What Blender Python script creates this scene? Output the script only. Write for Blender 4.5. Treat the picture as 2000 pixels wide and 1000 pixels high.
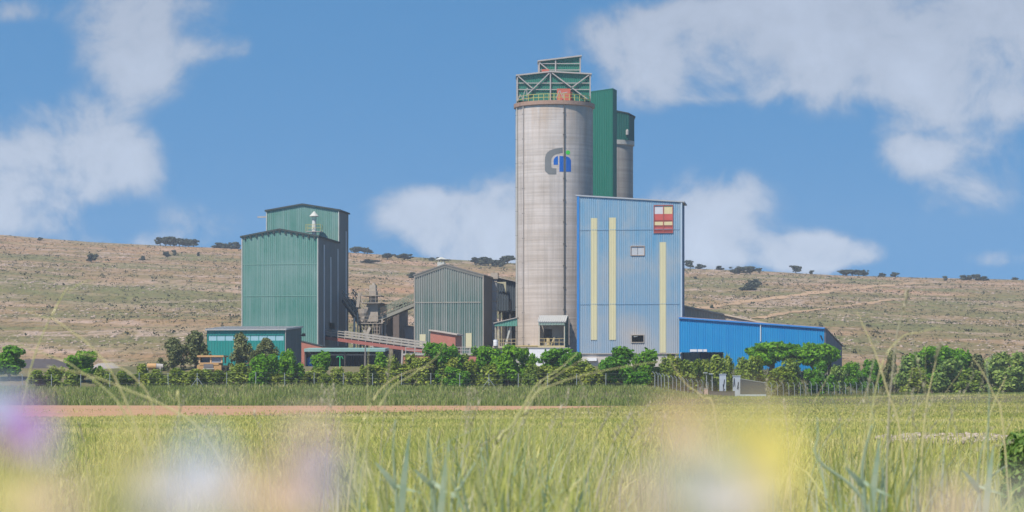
import bpy, bmesh, math, random
import numpy as np
from mathutils import Vector, Matrix

# ------------------------------------------------------------------ camera, sky, sun, exposure
S = bpy.context.scene
for o in list(bpy.data.objects):
    bpy.data.objects.remove(o)
COL = S.collection
R = math.radians
H = 1.2            # eye height
F = 5000.0         # focal length in photo pixels (photo 2000 wide), level camera, horizon at row 770
HOR = 770.0

cam_d = bpy.data.cameras.new('camera')
cam = bpy.data.objects.new('camera', cam_d)
COL.objects.link(cam)
cam.location = (0, 0, H)
cam.rotation_euler = (R(90), 0, 0)
cam_d.sensor_width = 36
cam_d.lens = 36 * F / 2000
cam_d.shift_y = (HOR - 500) / 2000
cam_d.clip_start = 0.05
cam_d.clip_end = 20000
cam_d.dof.use_dof = True
cam_d.dof.focus_distance = 330
cam_d.dof.aperture_fstop = 6.0
S.camera = cam

SUN_AZ, SUN_EL = 36, 56      # degrees: sun stands behind the camera's left shoulder
w = bpy.data.worlds.new('World')
S.world = w
w.use_nodes = True
nt = w.node_tree
nt.nodes.clear()

def wn(t, **k):
    n = nt.nodes.new(t)
    for a, b in k.items():
        setattr(n, a, b)
    return n

def wl(a, b):
    nt.links.new(a, b)

def wmath(op, a, b=None, clamp=False):
    n = wn('ShaderNodeMath', operation=op, use_clamp=clamp)
    for i, v in enumerate((a, b)):
        if v is None:
            continue
        if isinstance(v, (int, float)):
            n.inputs[i].default_value = v
        else:
            wl(v, n.inputs[i])
    return n.outputs[0]

out = wn('ShaderNodeOutputWorld')
bg = wn('ShaderNodeBackground')
bg.inputs['Strength'].default_value = 0.12
wl(bg.outputs[0], out.inputs[0])
tc = wn('ShaderNodeTexCoord')
sky = wn('ShaderNodeTexSky', sky_type='NISHITA')
sky.sun_disc = False
sky.sun_elevation = R(SUN_EL)
sky.sun_rotation = R(180 + SUN_AZ)
sky.altitude = 900
sky.air_density = 1.0
sky.dust_density = 0.25
sky.ozone_density = 2.2
# the clear dry air keeps its blue down to the hills: sample the sky a little above the looked-at direction
lift = wn('ShaderNodeVectorMath', operation='ADD')
lift.inputs[1].default_value = (0, 0, 0.34)
wl(tc.outputs['Generated'], lift.inputs[0])
wl(lift.outputs[0], sky.inputs['Vector'])
skyc = wn('ShaderNodeHueSaturation')
skyc.inputs['Hue'].default_value = 0.488
skyc.inputs['Saturation'].default_value = 1.26
skyc.inputs['Value'].default_value = 0.90
wl(sky.outputs[0], skyc.inputs['Color'])
# clouds, at infinity: soft banks (azimuth x, elevation z of centre, radii) broken up by noise
sep = wn('ShaderNodeSeparateXYZ')
wl(tc.outputs['Generated'], sep.inputs[0])
ymax = wmath('MAXIMUM', sep.outputs[1], 0.05)
cx = wmath('DIVIDE', sep.outputs[0], ymax)
cz = wmath('DIVIDE', sep.outputs[2], ymax)
cv = wn('ShaderNodeCombineXYZ')
wl(cx, cv.inputs[0]); wl(cz, cv.inputs[1])
CLOUDS = [  # px centre, px radii, weight
    (285, 15, 175, 95, 1.05), (265, 130, 120, 75, 1.1), (425, 95, 75, 34, .85), (20, 20, 90, 30, .5),
    (95, 300, 200, 105, 1.0), (50, 390, 150, 95, .85), (235, 325, 115, 62, .75), (130, 215, 60, 30, .3),
    (392, 432, 95, 50, .62), (290, 478, 130, 26, .6), (20, 430, 60, 60, .6),
    (905, 440, 115, 75, 1.0), (985, 380, 80, 60, .8), (800, 405, 110, 45, .8), (860, 450, 140, 60, .6), (960, 490, 120, 50, .9),
    (1240, 110, 170, 105, .8), (1420, 110, 190, 90, 1.0), (1340, 60, 200, 70, .7), (1640, 50, 270, 150, 1.5), (1850, 60, 260, 140, 1.5),
    (1970, 165, 130, 80, 1.3), (1380, 185, 120, 40, .6),
    (1855, 215, 55, 40, .62), (1800, 280, 130, 60, .6), (1900, 300, 120, 50, .6), (1890, 385, 110, 50, .62), (1760, 330, 90, 40, .35),
    (1400, 390, 120, 66, 1.05), (1340, 455, 120, 60, 1.0), (1500, 490, 200, 45, 1.2), (1600, 500, 110, 40, 1.0), (1960, 505, 90, 22, .55),
    (905, 175, 45, 40, .3), (110, 320, 260, 120, .18), (1560, 120, 420, 120, .18), (880, 440, 220, 70, .15), (1430, 430, 240, 90, .18), (1850, 320, 170, 110, .14),
]
total = None
for (px, py, rx, ry, wgt) in CLOUDS:
    sub = wn('ShaderNodeVectorMath', operation='SUBTRACT')
    wl(cv.outputs[0], sub.inputs[0])
    sub.inputs[1].default_value = ((px - 1000) / F, (HOR - py) / F, 0)
    mul = wn('ShaderNodeVectorMath', operation='MULTIPLY')
    wl(sub.outputs[0], mul.inputs[0])
    mul.inputs[1].default_value = (F / rx, F / ry, 0)
    ln = wn('ShaderNodeVectorMath', operation='LENGTH')
    wl(mul.outputs[0], ln.inputs[0])
    mr = wn('ShaderNodeMapRange', interpolation_type='SMOOTHSTEP')
    mr.inputs['From Min'].default_value = 1.55
    mr.inputs['From Max'].default_value = 0.0
    mr.inputs['To Min'].default_value = 0
    mr.inputs['To Max'].default_value = wgt
    wl(ln.outputs['Value'], mr.inputs['Value'])
    total = mr.outputs[0] if total is None else wmath('ADD', total, mr.outputs[0])
n1 = wn('ShaderNodeTexNoise')
n1.inputs['Scale'].default_value = 30
n1.inputs['Detail'].default_value = 9
n1.inputs['Roughness'].default_value = 0.62
n1.inputs['Distortion'].default_value = 0.25
wl(cv.outputs[0], n1.inputs['Vector'])
n2 = wn('ShaderNodeTexNoise')
n2.inputs['Scale'].default_value = 13
n2.inputs['Detail'].default_value = 5
wl(cv.outputs[0], n2.inputs['Vector'])
nz = wmath('ADD', wmath('MULTIPLY', wmath('SUBTRACT', n1.outputs[0], 0.5), 2.9), wmath('MULTIPLY', wmath('SUBTRACT', n2.outputs[0], 0.5), 0.7))
tot = wmath('MINIMUM', total, 1.15)
dens = wmath('ADD', tot, wmath('MULTIPLY', nz, wmath('MINIMUM', wmath('MULTIPLY', tot, 2.0), 1.0)))
am = wn('ShaderNodeMapRange', interpolation_type='SMOOTHSTEP')
am.inputs['From Min'].default_value = 0.2
am.inputs['From Max'].default_value = 1.12
am.inputs['To Max'].default_value = 0.84
wl(dens, am.inputs['Value'])
front = wmath('GREATER_THAN', sep.outputs[1], 0.06)
alpha = wmath('MULTIPLY', am.outputs[0], front)
cc = wn('ShaderNodeMapRange')       # cloud brightness: whiter low on the horizon and in wisps, greyer in the thick bank
cc.inputs['From Min'].default_value = 0.03
cc.inputs['From Max'].default_value = 0.15
cc.inputs['To Min'].default_value = 1.0
cc.inputs['To Max'].default_value = 0.0
wl(cz, cc.inputs['Value'])
ccol = wn('ShaderNodeMix', data_type='RGBA')
wl(cc.outputs[0], ccol.inputs['Factor'])
ccol.inputs['A'].default_value = (2.35, 2.6, 3.12, 1)
ccol.inputs['B'].default_value = (3.25, 3.6, 4.2, 1)
cmod = wn('ShaderNodeMix', data_type='RGBA', blend_type='MULTIPLY')
cmod.inputs['Factor'].default_value = 1.0
shade = wmath('ADD', wmath('MULTIPLY', dens, 0.26), 0.72)
wl(ccol.outputs['Result'], cmod.inputs['A'])
wl(shade, cmod.inputs['B'])
mixc = wn('ShaderNodeMix', data_type='RGBA')
wl(alpha, mixc.inputs['Factor'])
wl(skyc.outputs[0], mixc.inputs['A'])
wl(cmod.outputs['Result'], mixc.inputs['B'])
wl(mixc.outputs['Result'], bg.inputs['Color'])

sun_d = bpy.data.lights.new('sun', 'SUN')
sun = bpy.data.objects.new('sun', sun_d)
COL.objects.link(sun)
sun_d.energy = 3.6
sun_d.angle = R(0.55)
sun_d.color = (1.0, 0.93, 0.82)
sv = Vector((-math.sin(R(SUN_AZ)) * math.cos(R(SUN_EL)), -math.cos(R(SUN_AZ)) * math.cos(R(SUN_EL)), math.sin(R(SUN_EL))))
sun.rotation_euler = sv.to_track_quat('Z', 'Y').to_euler()
sun.location = (-60, -40, 120)

S.view_settings.view_transform = 'Standard'
S.view_settings.look = 'None'
S.view_settings.gamma = 1
S.view_settings.exposure = 0.78
S.view_settings.use_curve_mapping = False
S.render.engine = 'CYCLES'
S.cycles.use_denoising = True
S.cycles.max_bounces = 5
S.cycles.diffuse_bounces = 2
S.cycles.glossy_bounces = 2
S.cycles.transparent_max_bounces = 4
S.cycles.transmission_bounces = 2

HAZE = 0.00022

# ------------------------------------------------------------------ helpers
RNG = np.random.default_rng(7)
random.seed(7)

def sm(x, a, b):
    t = np.clip((np.asarray(x, float) - a) / (b - a), 0, 1)
    return t * t * (3 - 2 * t)

class MB:
    """collects faces; build() links them as one mesh object"""
    def __init__(s):
        s.v, s.f = [], []
    def face(s, pts):
        i = len(s.v)
        s.v.extend(tuple(p) for p in pts)
        s.f.append(tuple(range(i, i + len(pts))))
    def hexa(s, p):      # 8 points, bottom ring then top ring
        i = len(s.v)
        s.v.extend(tuple(q) for q in p)
        for a in ((3, 2, 1, 0), (4, 5, 6, 7), (0, 1, 5, 4), (1, 2, 6, 5), (2, 3, 7, 6), (3, 0, 4, 7)):
            s.f.append(tuple(i + k for k in a))
        return s
    def box(s, x0, x1, y0, y1, z0, z1):
        return s.hexa([(x0, y0, z0), (x1, y0, z0), (x1, y1, z0), (x0, y1, z0), (x0, y0, z1), (x1, y0, z1), (x1, y1, z1), (x0, y1, z1)])
    def beam(s, p, q, a, b=None, up=(0, 0, 1)):
        p, q = Vector(p), Vector(q)
        b = a if b is None else b
        d = (q - p).normalized()
        u = Vector(up)
        if abs(d.dot(u)) > .97:
            u = Vector((0, 1, 0))
        sd = d.cross(u).normalized() * a / 2
        u2 = sd.cross(d).normalized() * b / 2
        return s.hexa([p - sd - u2, p + sd - u2, p + sd + u2, p - sd + u2, q - sd - u2, q + sd - u2, q + sd + u2, q - sd + u2])
    def tube(s, pts, radii, n=8, caps=True):
        pts = [Vector(p) for p in pts]
        rings = []
        for k, p in enumerate(pts):
            d = (pts[min(k + 1, len(pts) - 1)] - pts[max(k - 1, 0)]).normalized()
            u = Vector((0, 0, 1)) if abs(d.z) < .9 else Vector((1, 0, 0))
            a = d.cross(u).normalized()
            b = d.cross(a).normalized()
            r = radii[k] if hasattr(radii, '__len__') else radii
            i = len(s.v)
            for j in range(n):
                t = 2 * math.pi * j / n
                s.v.append(tuple(p + a * (r * math.cos(t)) + b * (r * math.sin(t))))
            rings.append(i)
        for a, b in zip(rings, rings[1:]):
            for j in range(n):
                k = (j + 1) % n
                s.f.append((a + j, a + k, b + k, b + j))
        if caps:
            s.f.append(tuple(rings[0] + j for j in range(n))[::-1])
            s.f.append(tuple(rings[-1] + j for j in range(n)))
        return s
    def lathe(s, c, prof, n=48):
        """prof: [(r, z)] about the vertical axis through c"""
        rings = []
        for r, z in prof:
            i = len(s.v)
            for j in range(n):
                t = 2 * math.pi * j / n
                s.v.append((c[0] + r * math.cos(t), c[1] + r * math.sin(t), c[2] + z))
            rings.append(i)
        for a, b in zip(rings, rings[1:]):
            for j in range(n):
                k = (j + 1) % n
                s.f.append((a + j, a + k, b + k, b + j))
        return s
    def prism(s, prof, v0, v1):
        """profile in (u, z) run along v"""
        n = len(prof)
        i = len(s.v)
        s.v.extend((u, v0, z) for u, z in prof)
        s.v.extend((u, v1, z) for u, z in prof)
        s.f.append(tuple(range(i, i + n)))
        s.f.append(tuple(range(i + 2 * n - 1, i + n - 1, -1)))
        for j in range(n):
            k = (j + 1) % n
            s.f.append((i + k, i + j, i + n + j, i + n + k))
        return s
    def wall(s, A, B, zb, zt, openings=(), pitch=.42, depth=.08, breaks=()):
        """ribbed sheet from A to B (local u, v); outward is to the right of the walk; openings cut as (t0, t1, z0, z1)"""
        A, B = Vector(A), Vector(B)
        L = (B - A).length
        d = (B - A) / L
        nrm = Vector((d.y, -d.x))
        zt_ = zt if callable(zt) else (lambda t: zt)
        def off(t):
            q = (t / pitch) % 1
            if q < .12: return depth * q / .12
            if q < .5: return depth
            if q < .62: return depth * (1 - (q - .5) / .12)
            return 0
        ts = {0.0, L}
        k = 0
        while k * pitch < L:
            for q in (0, .12, .5, .62):
                if 0 < (k + q) * pitch < L:
                    ts.add((k + q) * pitch)
            k += 1
        for o in openings:
            ts.update((min(max(o[0], 0), L), min(max(o[1], 0), L)))
        ts.update(breaks)
        ts = sorted(ts)
        for t0, t1 in zip(ts, ts[1:]):
            if t1 - t0 < 1e-5:
                continue
            m = (t0 + t1) / 2
            cuts = sorted((o[2], o[3]) for o in openings if o[0] < m < o[1])
            p0 = A + d * t0 + nrm * off(t0 + 1e-6)
            p1 = A + d * t1 + nrm * off(t1 - 1e-6)
            segs, lo = [], (zb, zb)
            for c0, c1 in cuts:
                segs.append((lo, (c0, c0)))
                lo = (c1, c1)
            segs.append((lo, (zt_(t0), zt_(t1))))
            for (a0, a1), (b0, b1) in segs:
                if b0 - a0 > 1e-3 or b1 - a1 > 1e-3:
                    s.face([(p0.x, p0.y, a0), (p1.x, p1.y, a1), (p1.x, p1.y, b1), (p0.x, p0.y, b0)])
        return s
    def build(s, name, mat, parent=None, smooth=False):
        me = bpy.data.meshes.new(name)
        me.from_pydata(s.v, [], s.f)
        me.validate()
        me.materials.append(mat)
        if smooth:
            me.polygons.foreach_set('use_smooth', [True] * len(me.polygons))
        o = bpy.data.objects.new(name, me)
        COL.objects.link(o)
        if parent is not None:
            o.parent = parent
        return o

def mesh_np(name, verts, faces, mat, parent=None, smooth=False):
    """verts n x 3, faces m x k (all the same k) as numpy arrays"""
    me = bpy.data.meshes.new(name)
    nv, (nf, k) = len(verts), faces.shape
    me.vertices.add(nv)
    me.vertices.foreach_set('co', np.ascontiguousarray(verts, dtype=np.float32).ravel())
    me.loops.add(nf * k)
    me.loops.foreach_set('vertex_index', np.ascontiguousarray(faces, dtype=np.int32).ravel())
    me.polygons.add(nf)
    me.polygons.foreach_set('loop_start', np.arange(0, nf * k, k, dtype=np.int32))
    me.update(calc_edges=True)
    if smooth:
        me.polygons.foreach_set('use_smooth', np.ones(nf, dtype=bool))
    me.materials.append(mat)
    o = bpy.data.objects.new(name, me)
    COL.objects.link(o)
    if parent is not None:
        o.parent = parent
    return o

def tag(o, label=None, cat=None, group=None, kind=None):
    if label: o['label'] = label
    if cat: o['category'] = cat
    if group: o['group'] = group
    if kind: o['kind'] = kind
    return o

def thing(name, label, cat, loc=(0, 0, 0), rz=0.0, group=None):
    o = bpy.data.objects.new(name, None)
    o.empty_display_size = .3
    COL.objects.link(o)
    o.location = loc
    o.rotation_euler = (0, 0, rz)
    return tag(o, label, cat, group)

def copy_tree(o, parent=None):
    c = o.copy()
    COL.objects.link(c)
    if parent is not None:
        c.parent = parent
    for ch in list(o.children):
        copy_tree(ch, c)
    return c

def WX(px, Y): return (px - 1000) / F * Y
def WZ(py, Y): return H + (HOR - py) / F * Y
def AZ(X, Y): return 1000 + F * np.asarray(X) / np.asarray(Y)

class Fr:
    """a building's own frame: u along its front to the right, v into its depth; the plant stands turned 7 degrees"""
    def __init__(s, px, Y, zb, yaw=7.2):
        s.c, s.s, s.zb = math.cos(R(yaw)), math.sin(R(yaw)), zb
        s.ox, s.oy, s.rz = WX(px, Y), Y, -R(yaw)
        s.loc = (s.ox, s.oy, zb)
    def U(s, px, v=0.0):
        k = (px - 1000) / F
        return (k * (s.oy + v * s.c) - s.ox - v * s.s) / (s.c + k * s.s)
    def V(s, px, u):
        k = (px - 1000) / F
        # ox + u c + v s = k (oy - u s + v c)
        return (k * (s.oy - u * s.s) - s.ox - u * s.c) / (s.s - k * s.c)
    def Yd(s, u=0.0, v=0.0): return s.oy - u * s.s + v * s.c
    def Z(s, py, u=0.0, v=0.0): return WZ(py, s.Yd(u, v)) - s.zb

# ------------------------------------------------------------------ materials
class Mat:
    def __init__(s, name, rough=.8, spec=.2):
        s.m = bpy.data.materials.new(name)
        s.m.use_nodes = True
        s.t = s.m.node_tree
        s.b = s.t.nodes['Principled BSDF']
        s.b.inputs['Roughness'].default_value = rough
        s.b.inputs['Specular IOR Level'].default_value = spec
    def n(s, t, **k):
        n = s.t.nodes.new(t)
        for a, b in k.items(): setattr(n, a, b)
        return n
    def l(s, a, b): s.t.links.new(a, b)
    def coord(s, which='Object'):
        if which == 'World':
            return s.n('ShaderNodeNewGeometry').outputs['Position']
        return s.n('ShaderNodeTexCoord').outputs[which]
    def noise(s, vec, scale, detail=4, rough=.55, stretch=(1, 1, 1), lo=.35, hi=.65, dist=0):
        mp = s.n('ShaderNodeMapping')
        mp.inputs['Scale'].default_value = stretch
        s.l(vec, mp.inputs['Vector'])
        x = s.n('ShaderNodeTexNoise')
        x.inputs['Scale'].default_value = scale
        x.inputs['Detail'].default_value = detail
        x.inputs['Roughness'].default_value = rough
        x.inputs['Distortion'].default_value = dist
        s.l(mp.outputs[0], x.inputs['Vector'])
        return s.rng(x.outputs[0], lo, hi)
    def rng(s, v, a, b, c=0., d=1.):
        r = s.n('ShaderNodeMapRange')
        for k, q in zip(('From Min', 'From Max', 'To Min', 'To Max'), (a, b, c, d)):
            r.inputs[k].default_value = q
        s.l(v, r.inputs['Value'])
        return r.outputs[0]
    def math(s, op, a, b, clamp=True):
        n = s.n('ShaderNodeMath', operation=op, use_clamp=clamp)
        for i, v in enumerate((a, b)):
            if isinstance(v, (int, float)): n.inputs[i].default_value = v
            else: s.l(v, n.inputs[i])
        return n.outputs[0]
    def mix(s, fac, a, b, mode='MIX'):
        n = s.n('ShaderNodeMix', data_type='RGBA', blend_type=mode)
        for k, v in (('Factor', fac), ('A', a), ('B', b)):
            i = n.inputs[k]
            if isinstance(v, tuple): i.default_value = v if len(v) == 4 else v + (1,)
            elif isinstance(v, (int, float)): i.default_value = v
            else: s.l(v, i)
        return n.outputs['Result']
    def xyz(s, vec):
        n = s.n('ShaderNodeSeparateXYZ')
        s.l(vec, n.inputs[0])
        return n.outputs
    def ramp(s, fac, stops):
        n = s.n('ShaderNodeValToRGB')
        e = n.color_ramp.elements
        while len(e) < len(stops): e.new(.5)
        for i, (p, c) in enumerate(stops):
            e[i].position = p
            e[i].color = c + (1,)
        s.l(fac, n.inputs[0])
        return n.outputs[0]
    def col(s, c):
        i = s.b.inputs['Base Color']
        if isinstance(c, tuple): i.default_value = c + (1,)
        else: s.l(c, i)
        return s
    def bump(s, h, strength=.4, dist=.05):
        b = s.n('ShaderNodeBump')
        b.inputs['Strength'].default_value = strength
        b.inputs['Distance'].default_value = dist
        s.l(h, b.inputs['Height'])
        s.l(b.outputs[0], s.b.inputs['Normal'])
        return s

def sheet(name, base, dust=(.36, .33, .29), amount=.35, streak=.35, zlow=0., rough=.55, lowcol=None, spots=(), rib=None):
    """painted ribbed steel: chalking in big patches, pale run-off streaks, dust low down"""
    m = Mat(name, rough, .3)
    v = m.coord()
    big = m.noise(v, .16, 4, lo=.3, hi=.75)
    st = m.noise(v, 1.0, 4, .6, (2.6, 2.6, .06), .42, .72)
    fine = m.noise(v, 1.5, 3, .5, (1, 1, .4), .3, .7)
    c = m.mix(m.math('MULTIPLY', big, amount), base, dust)
    c = m.mix(m.math('MULTIPLY', st, streak), c, dust)
    c = m.mix(m.math('MULTIPLY', fine, .12), c, tuple(x * .6 for x in base))
    if zlow:
        z = m.xyz(v)[2]
        c = m.mix(m.math('MULTIPLY', m.rng(z, zlow, 0), .5), c, lowcol or dust)
    if rib:                                  # paint chalked off the crests of the ribs
        fr = m.math('FRACT', m.math('DIVIDE', m.xyz(v)[0], rib[0], False), 0, False)
        cr = m.math('MULTIPLY', m.rng(fr, .05, .18), m.rng(fr, .58, .44))
        c = m.mix(m.math('MULTIPLY', cr, m.math('MULTIPLY', m.math('ADD', .35, st), rib[1])), c, rib[2])
    for (sx, sz, r, amt, sc) in spots:      # dust blown out round an opening or under a roof
        d = m.n('ShaderNodeVectorMath', operation='DISTANCE')
        mp = m.n('ShaderNodeMapping'); mp.inputs['Scale'].default_value = (1, 0, .8)
        m.l(v, mp.inputs['Vector']); m.l(mp.outputs[0], d.inputs[0])
        d.inputs[1].default_value = (sx, 0, sz * .8)
        e = m.math('ADD', m.rng(d.outputs['Value'], r, 0), m.math('MULTIPLY', m.math('SUBTRACT', big, .5, False), .35, False))
        c = m.mix(m.math('MULTIPLY', e, amt), c, sc)
    return m.col(c).m

def plain(name, base, var=.25, rough=.75, scale=1.5, spec=.2, dark=.55):
    m = Mat(name, rough, spec)
    v = m.coord()
    n = m.noise(v, scale, 5, lo=.3, hi=.7)
    n2 = m.noise(v, scale * 7, 3, lo=.3, hi=.7)
    c = m.mix(m.math('MULTIPLY', n, var), base, tuple(x * dark for x in base))
    c = m.mix(m.math('MULTIPLY', n2, var * .6), c, tuple(min(1, x * 1.35) for x in base))
    return m.col(c).m

def leafmat(name, stops, hue_obj=.0, trans=.35, patch=None):
    """many small leaves: each leaf picks its own tone, each plant is a little different, light shines through"""
    m = Mat(name, .6, .25)
    g = m.n('ShaderNodeNewGeometry')
    fac = g.outputs['Random Per Island']
    if patch:
        p = m.noise(g.outputs['Position'], patch[0], 4, lo=.32, hi=.68)
        fac = m.math('ADD', m.math('MULTIPLY', fac, 1 - patch[1]), m.math('MULTIPLY', p, patch[1]))
    c = m.ramp(fac, stops)
    oi = m.n('ShaderNodeObjectInfo')
    hs = m.n('ShaderNodeHueSaturation')
    m.l(m.rng(oi.outputs['Random'], 0, 1, .5 - hue_obj, .5 + hue_obj), hs.inputs['Hue'])
    m.l(m.rng(oi.outputs['Random'], 0, 1, 1.1, .85), hs.inputs['Value'])
    m.l(c, hs.inputs['Color'])
    m.col(hs.outputs[0])
    tr = m.n('ShaderNodeBsdfTranslucent')
    m.l(hs.outputs[0], tr.inputs['Color'])
    mx = m.n('ShaderNodeMixShader')
    mx.inputs[0].default_value = trans
    m.l(m.b.outputs[0], mx.inputs[1])
    m.l(tr.outputs[0], mx.inputs[2])
    m.l(mx.outputs[0], m.t.nodes['Material Output'].inputs['Surface'])
    return m.m

# ------------------------------------------------------------------ terrain
CREST_X = np.array([-3000, -600, 0, 80, 180, 300, 480, 690, 820, 1000, 1180, 1340, 1500, 1620, 1800, 2000, 2600, 5000], float)
CREST_Y = np.array([470, 452, 458, 465, 473, 479, 487, 494, 503, 514, 521, 524, 530, 537, 543, 548, 560, 600], float)
YC = 1100.0

def lump(X, Y, s, seed=0):
    r = np.random.default_rng(100 + seed)
    z = 0
    for k in range(7):
        a = r.uniform(0, 2 * math.pi)
        f = r.uniform(.6, 1.6) / s
        z = z + np.sin((X * math.cos(a) + Y * math.sin(a)) * f + r.uniform(0, 6.3)) / 7
    return z

def ground_z(X, Y):
    X, Y = np.asarray(X, float), np.asarray(Y, float)
    a = AZ(X, np.maximum(Y, 30))
    r = sm(a, 1240, 1400)
    p = 1 - sm(a, 1640, 1760)
    z = .05 * lump(X, Y, 9) * sm(Y, 5, 40) + .09 * lump(X, Y, 45, 1) * sm(Y, 60, 120)
    z = z + sm(Y, 256, 306) * (1.75 * (1 - r) + .75 * r)
    z = z + sm(Y, 311 + 49 * r, 346 + 42 * r) * (3.2 + 1.1 * r) * p + sm(Y, 395, 450) * (1 - p) * 3.2
    z = z + sm(Y, 150, 330) * .35 * sm(a, 1500, 2000) * (1 - p)
    z = z + .16 * lump(X, Y, 11, 2) * sm(Y, 258, 280) * (1 - sm(Y, 335, 350) * p)
    return z

def hill_z(X, Y):
    X, Y = np.asarray(X, float), np.asarray(Y, float)
    a = AZ(X, np.maximum(Y, 200))
    yc = np.interp(a, CREST_X, CREST_Y)
    zc = H + (HOR - yc) / F * YC
    z0 = 5 - 1.0 * sm(a, 1640, 1760)
    t = np.clip((Y - 440) / (YC - 440), 0, 1)
    z = z0 + (zc - z0) * (t ** 1.08)
    amp = sm(Y, 450, 560) * (1 - .75 * sm(Y, 1010, 1100))
    z = z + amp * (1.5 * lump(X, Y, 60, 3) + .55 * lump(X, Y, 19, 4) + .25 * lump(X, Y, 7, 5))
    # limestone ledges: the slope climbs in faint steps
    ph = z * 1.05 + 1.6 * lump(X, Y, 80, 6)
    z = z + amp * .20 * np.sin(ph)
    z = np.where(Y > YC, z - (Y - YC) ** 1.25 * .02, z)
    return z - 2.0 * (1 - sm(Y, 432, 452))

def on_hill(px, py):
    """the point of the hillside that the line of sight through a photo pixel meets"""
    lo, hi = 452.0, 1099.0
    for _ in range(40):
        m = (lo + hi) / 2
        if float(hill_z(WX(px, m), m)) < WZ(py, m): lo = m
        else: hi = m
    return Vector((WX(px, hi), hi, float(hill_z(WX(px, hi), hi))))

def grid_mesh(name, Ys, half, nx, zf, mat, smooth=True, dz=0.0):
    Ys = np.asarray(Ys, float)
    u = np.linspace(-1, 1, nx)
    Xg = u[None, :] * half(Ys)[:, None]
    Yg = np.repeat(Ys[:, None], nx, 1)
    Zg = zf(Xg, Yg) + dz
    V = np.stack([Xg, Yg, Zg], -1).reshape(-1, 3)
    i = np.arange(len(Ys) - 1)[:, None] * nx + np.arange(nx - 1)[None, :]
    Fc = np.stack([i, i + 1, i + nx + 1, i + nx], -1).reshape(-1, 4)
    return mesh_np(name, V, Fc, mat, smooth=smooth)

# ground: olive meadow soil, greener bank, grey stony yard behind the fence
m = Mat('ground_earth', .95, .05)
v = m.coord('World')
x_, y_, z_ = m.xyz(v)
n_a = m.noise(v, .12, 6, lo=.3, hi=.7)
n_b = m.noise(v, 1.2, 5, lo=.3, hi=.7)
n_c = m.noise(v, .035, 4, lo=.4, hi=.6, stretch=(.35, 1.6, 1))
c = m.mix(n_a, (.20, .20, .062), (.27, .235, .085))
c = m.mix(m.math('MULTIPLY', n_c, .6), c, (.30, .245, .115))
c = m.mix(m.math('MULTIPLY', n_b, .35), c, (.13, .14, .05))
bank = m.mix(n_a, (.10, .105, .045), (.17, .14, .08))
c = m.mix(m.rng(y_, 252, 262), c, bank)
yard = m.mix(n_b, (.20, .18, .15), (.13, .12, .105))
dist_r = m.math('DIVIDE', x_, y_, False)
c = m.mix(m.math('MULTIPLY', m.rng(y_, 345, 362), m.rng(dist_r, .145, .13)), c, yard)
M_GROUND = m.col(c).bump(n_b, .5, .1).m

ys = np.concatenate([np.linspace(-40, 4, 12), np.geomspace(5, 240, 130), np.linspace(242, 480, 130)])
g = grid_mesh('ground', ys, lambda Y: 30 + .42 * np.maximum(Y, 0), 200, ground_z, M_GROUND)
tag(g, 'flat meadow ground rising in a bank to the plant yard', kind='structure')

# dirt track between the meadow and the bank
m = Mat('red_earth', .95, .05)
v = m.coord('World')
n_a = m.noise(v, .5, 6, lo=.3, hi=.7, stretch=(.5, 1, 1))
n_b = m.noise(v, 5, 4, lo=.35, hi=.65)
c = m.mix(n_a, (.43, .24, .14), (.33, .20, .12))
c = m.mix(m.math('MULTIPLY', n_b, .4), c, (.50, .32, .20))
c = m.mix(m.math('MULTIPLY', m.noise(v, .25, 5, .6, (.4, 1, 1), .55, .68), .7), c, (.22, .20, .085))
M_RED = m.col(c).bump(n_b, .6, .05).m
def track_near(a): return np.interp(a, [-400, 150, 500, 750, 1000, 1200, 1260], [122, 126, 138, 162, 188, 225, 246])
def track_far(a): return np.interp(a, [-400, 150, 700, 1000, 1200, 1260], [257, 257, 257, 256, 253, 248])
aa = np.linspace(-400, 1262, 160)
tt = np.linspace(0, 1, 30)
A2, T2 = np.meshgrid(aa, tt)
Yt = track_near(A2) * (1 - T2) + track_far(A2) * T2
Yt = Yt + .9 * np.sin(A2 * .11) * np.minimum(T2, 1 - T2) * 0 + 1.5 * np.sin(A2 * .031 + 1) * (1 - T2) + .5 * np.sin(A2 * .12) * T2
Xt = (A2 - 1000) / F * Yt
Zt = ground_z(Xt, Yt) + .05
ii = np.arange(29)[:, None] * 160 + np.arange(159)[None, :]
tr = mesh_np('dirt_track', np.stack([Xt, Yt, Zt], -1).reshape(-1, 3), np.stack([ii, ii + 1, ii + 161, ii + 160], -1).reshape(-1, 4), M_RED, smooth=True)
tag(tr, 'bare reddish dirt track between the meadow and the weedy bank', kind='structure')

# hillside
m = Mat('dry_hillside', .95, .05)
v = m.coord('World')
x_, y_, z_ = m.xyz(v)
warp = m.noise(v, .010, 5, lo=0, hi=1)
wc = m.n('ShaderNodeCombineXYZ')
m.l(m.math('MULTIPLY', x_, .012, False), wc.inputs[0])
m.l(m.math('MULTIPLY', y_, .012, False), wc.inputs[1])
m.l(m.math('ADD', m.math('MULTIPLY', z_, .16, False), m.math('MULTIPLY', warp, 1.2, False), False), wc.inputs[2])
band = m.n('ShaderNodeTexNoise'); band.inputs['Scale'].default_value = 1.6; band.inputs['Detail'].default_value = 7; band.inputs['Roughness'].default_value = .62
m.l(wc.outputs[0], band.inputs['Vector'])
n_big = m.noise(v, .009, 6, .6, lo=.42, hi=.58, stretch=(.45, 1, 1))
n_mid = m.noise(v, .07, 6, .65, lo=.36, hi=.64, stretch=(.7, .3, 1))
n_fin = m.noise(v, .40, 6, .7, lo=.36, hi=.64, stretch=(.7, .16, 1))
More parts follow.
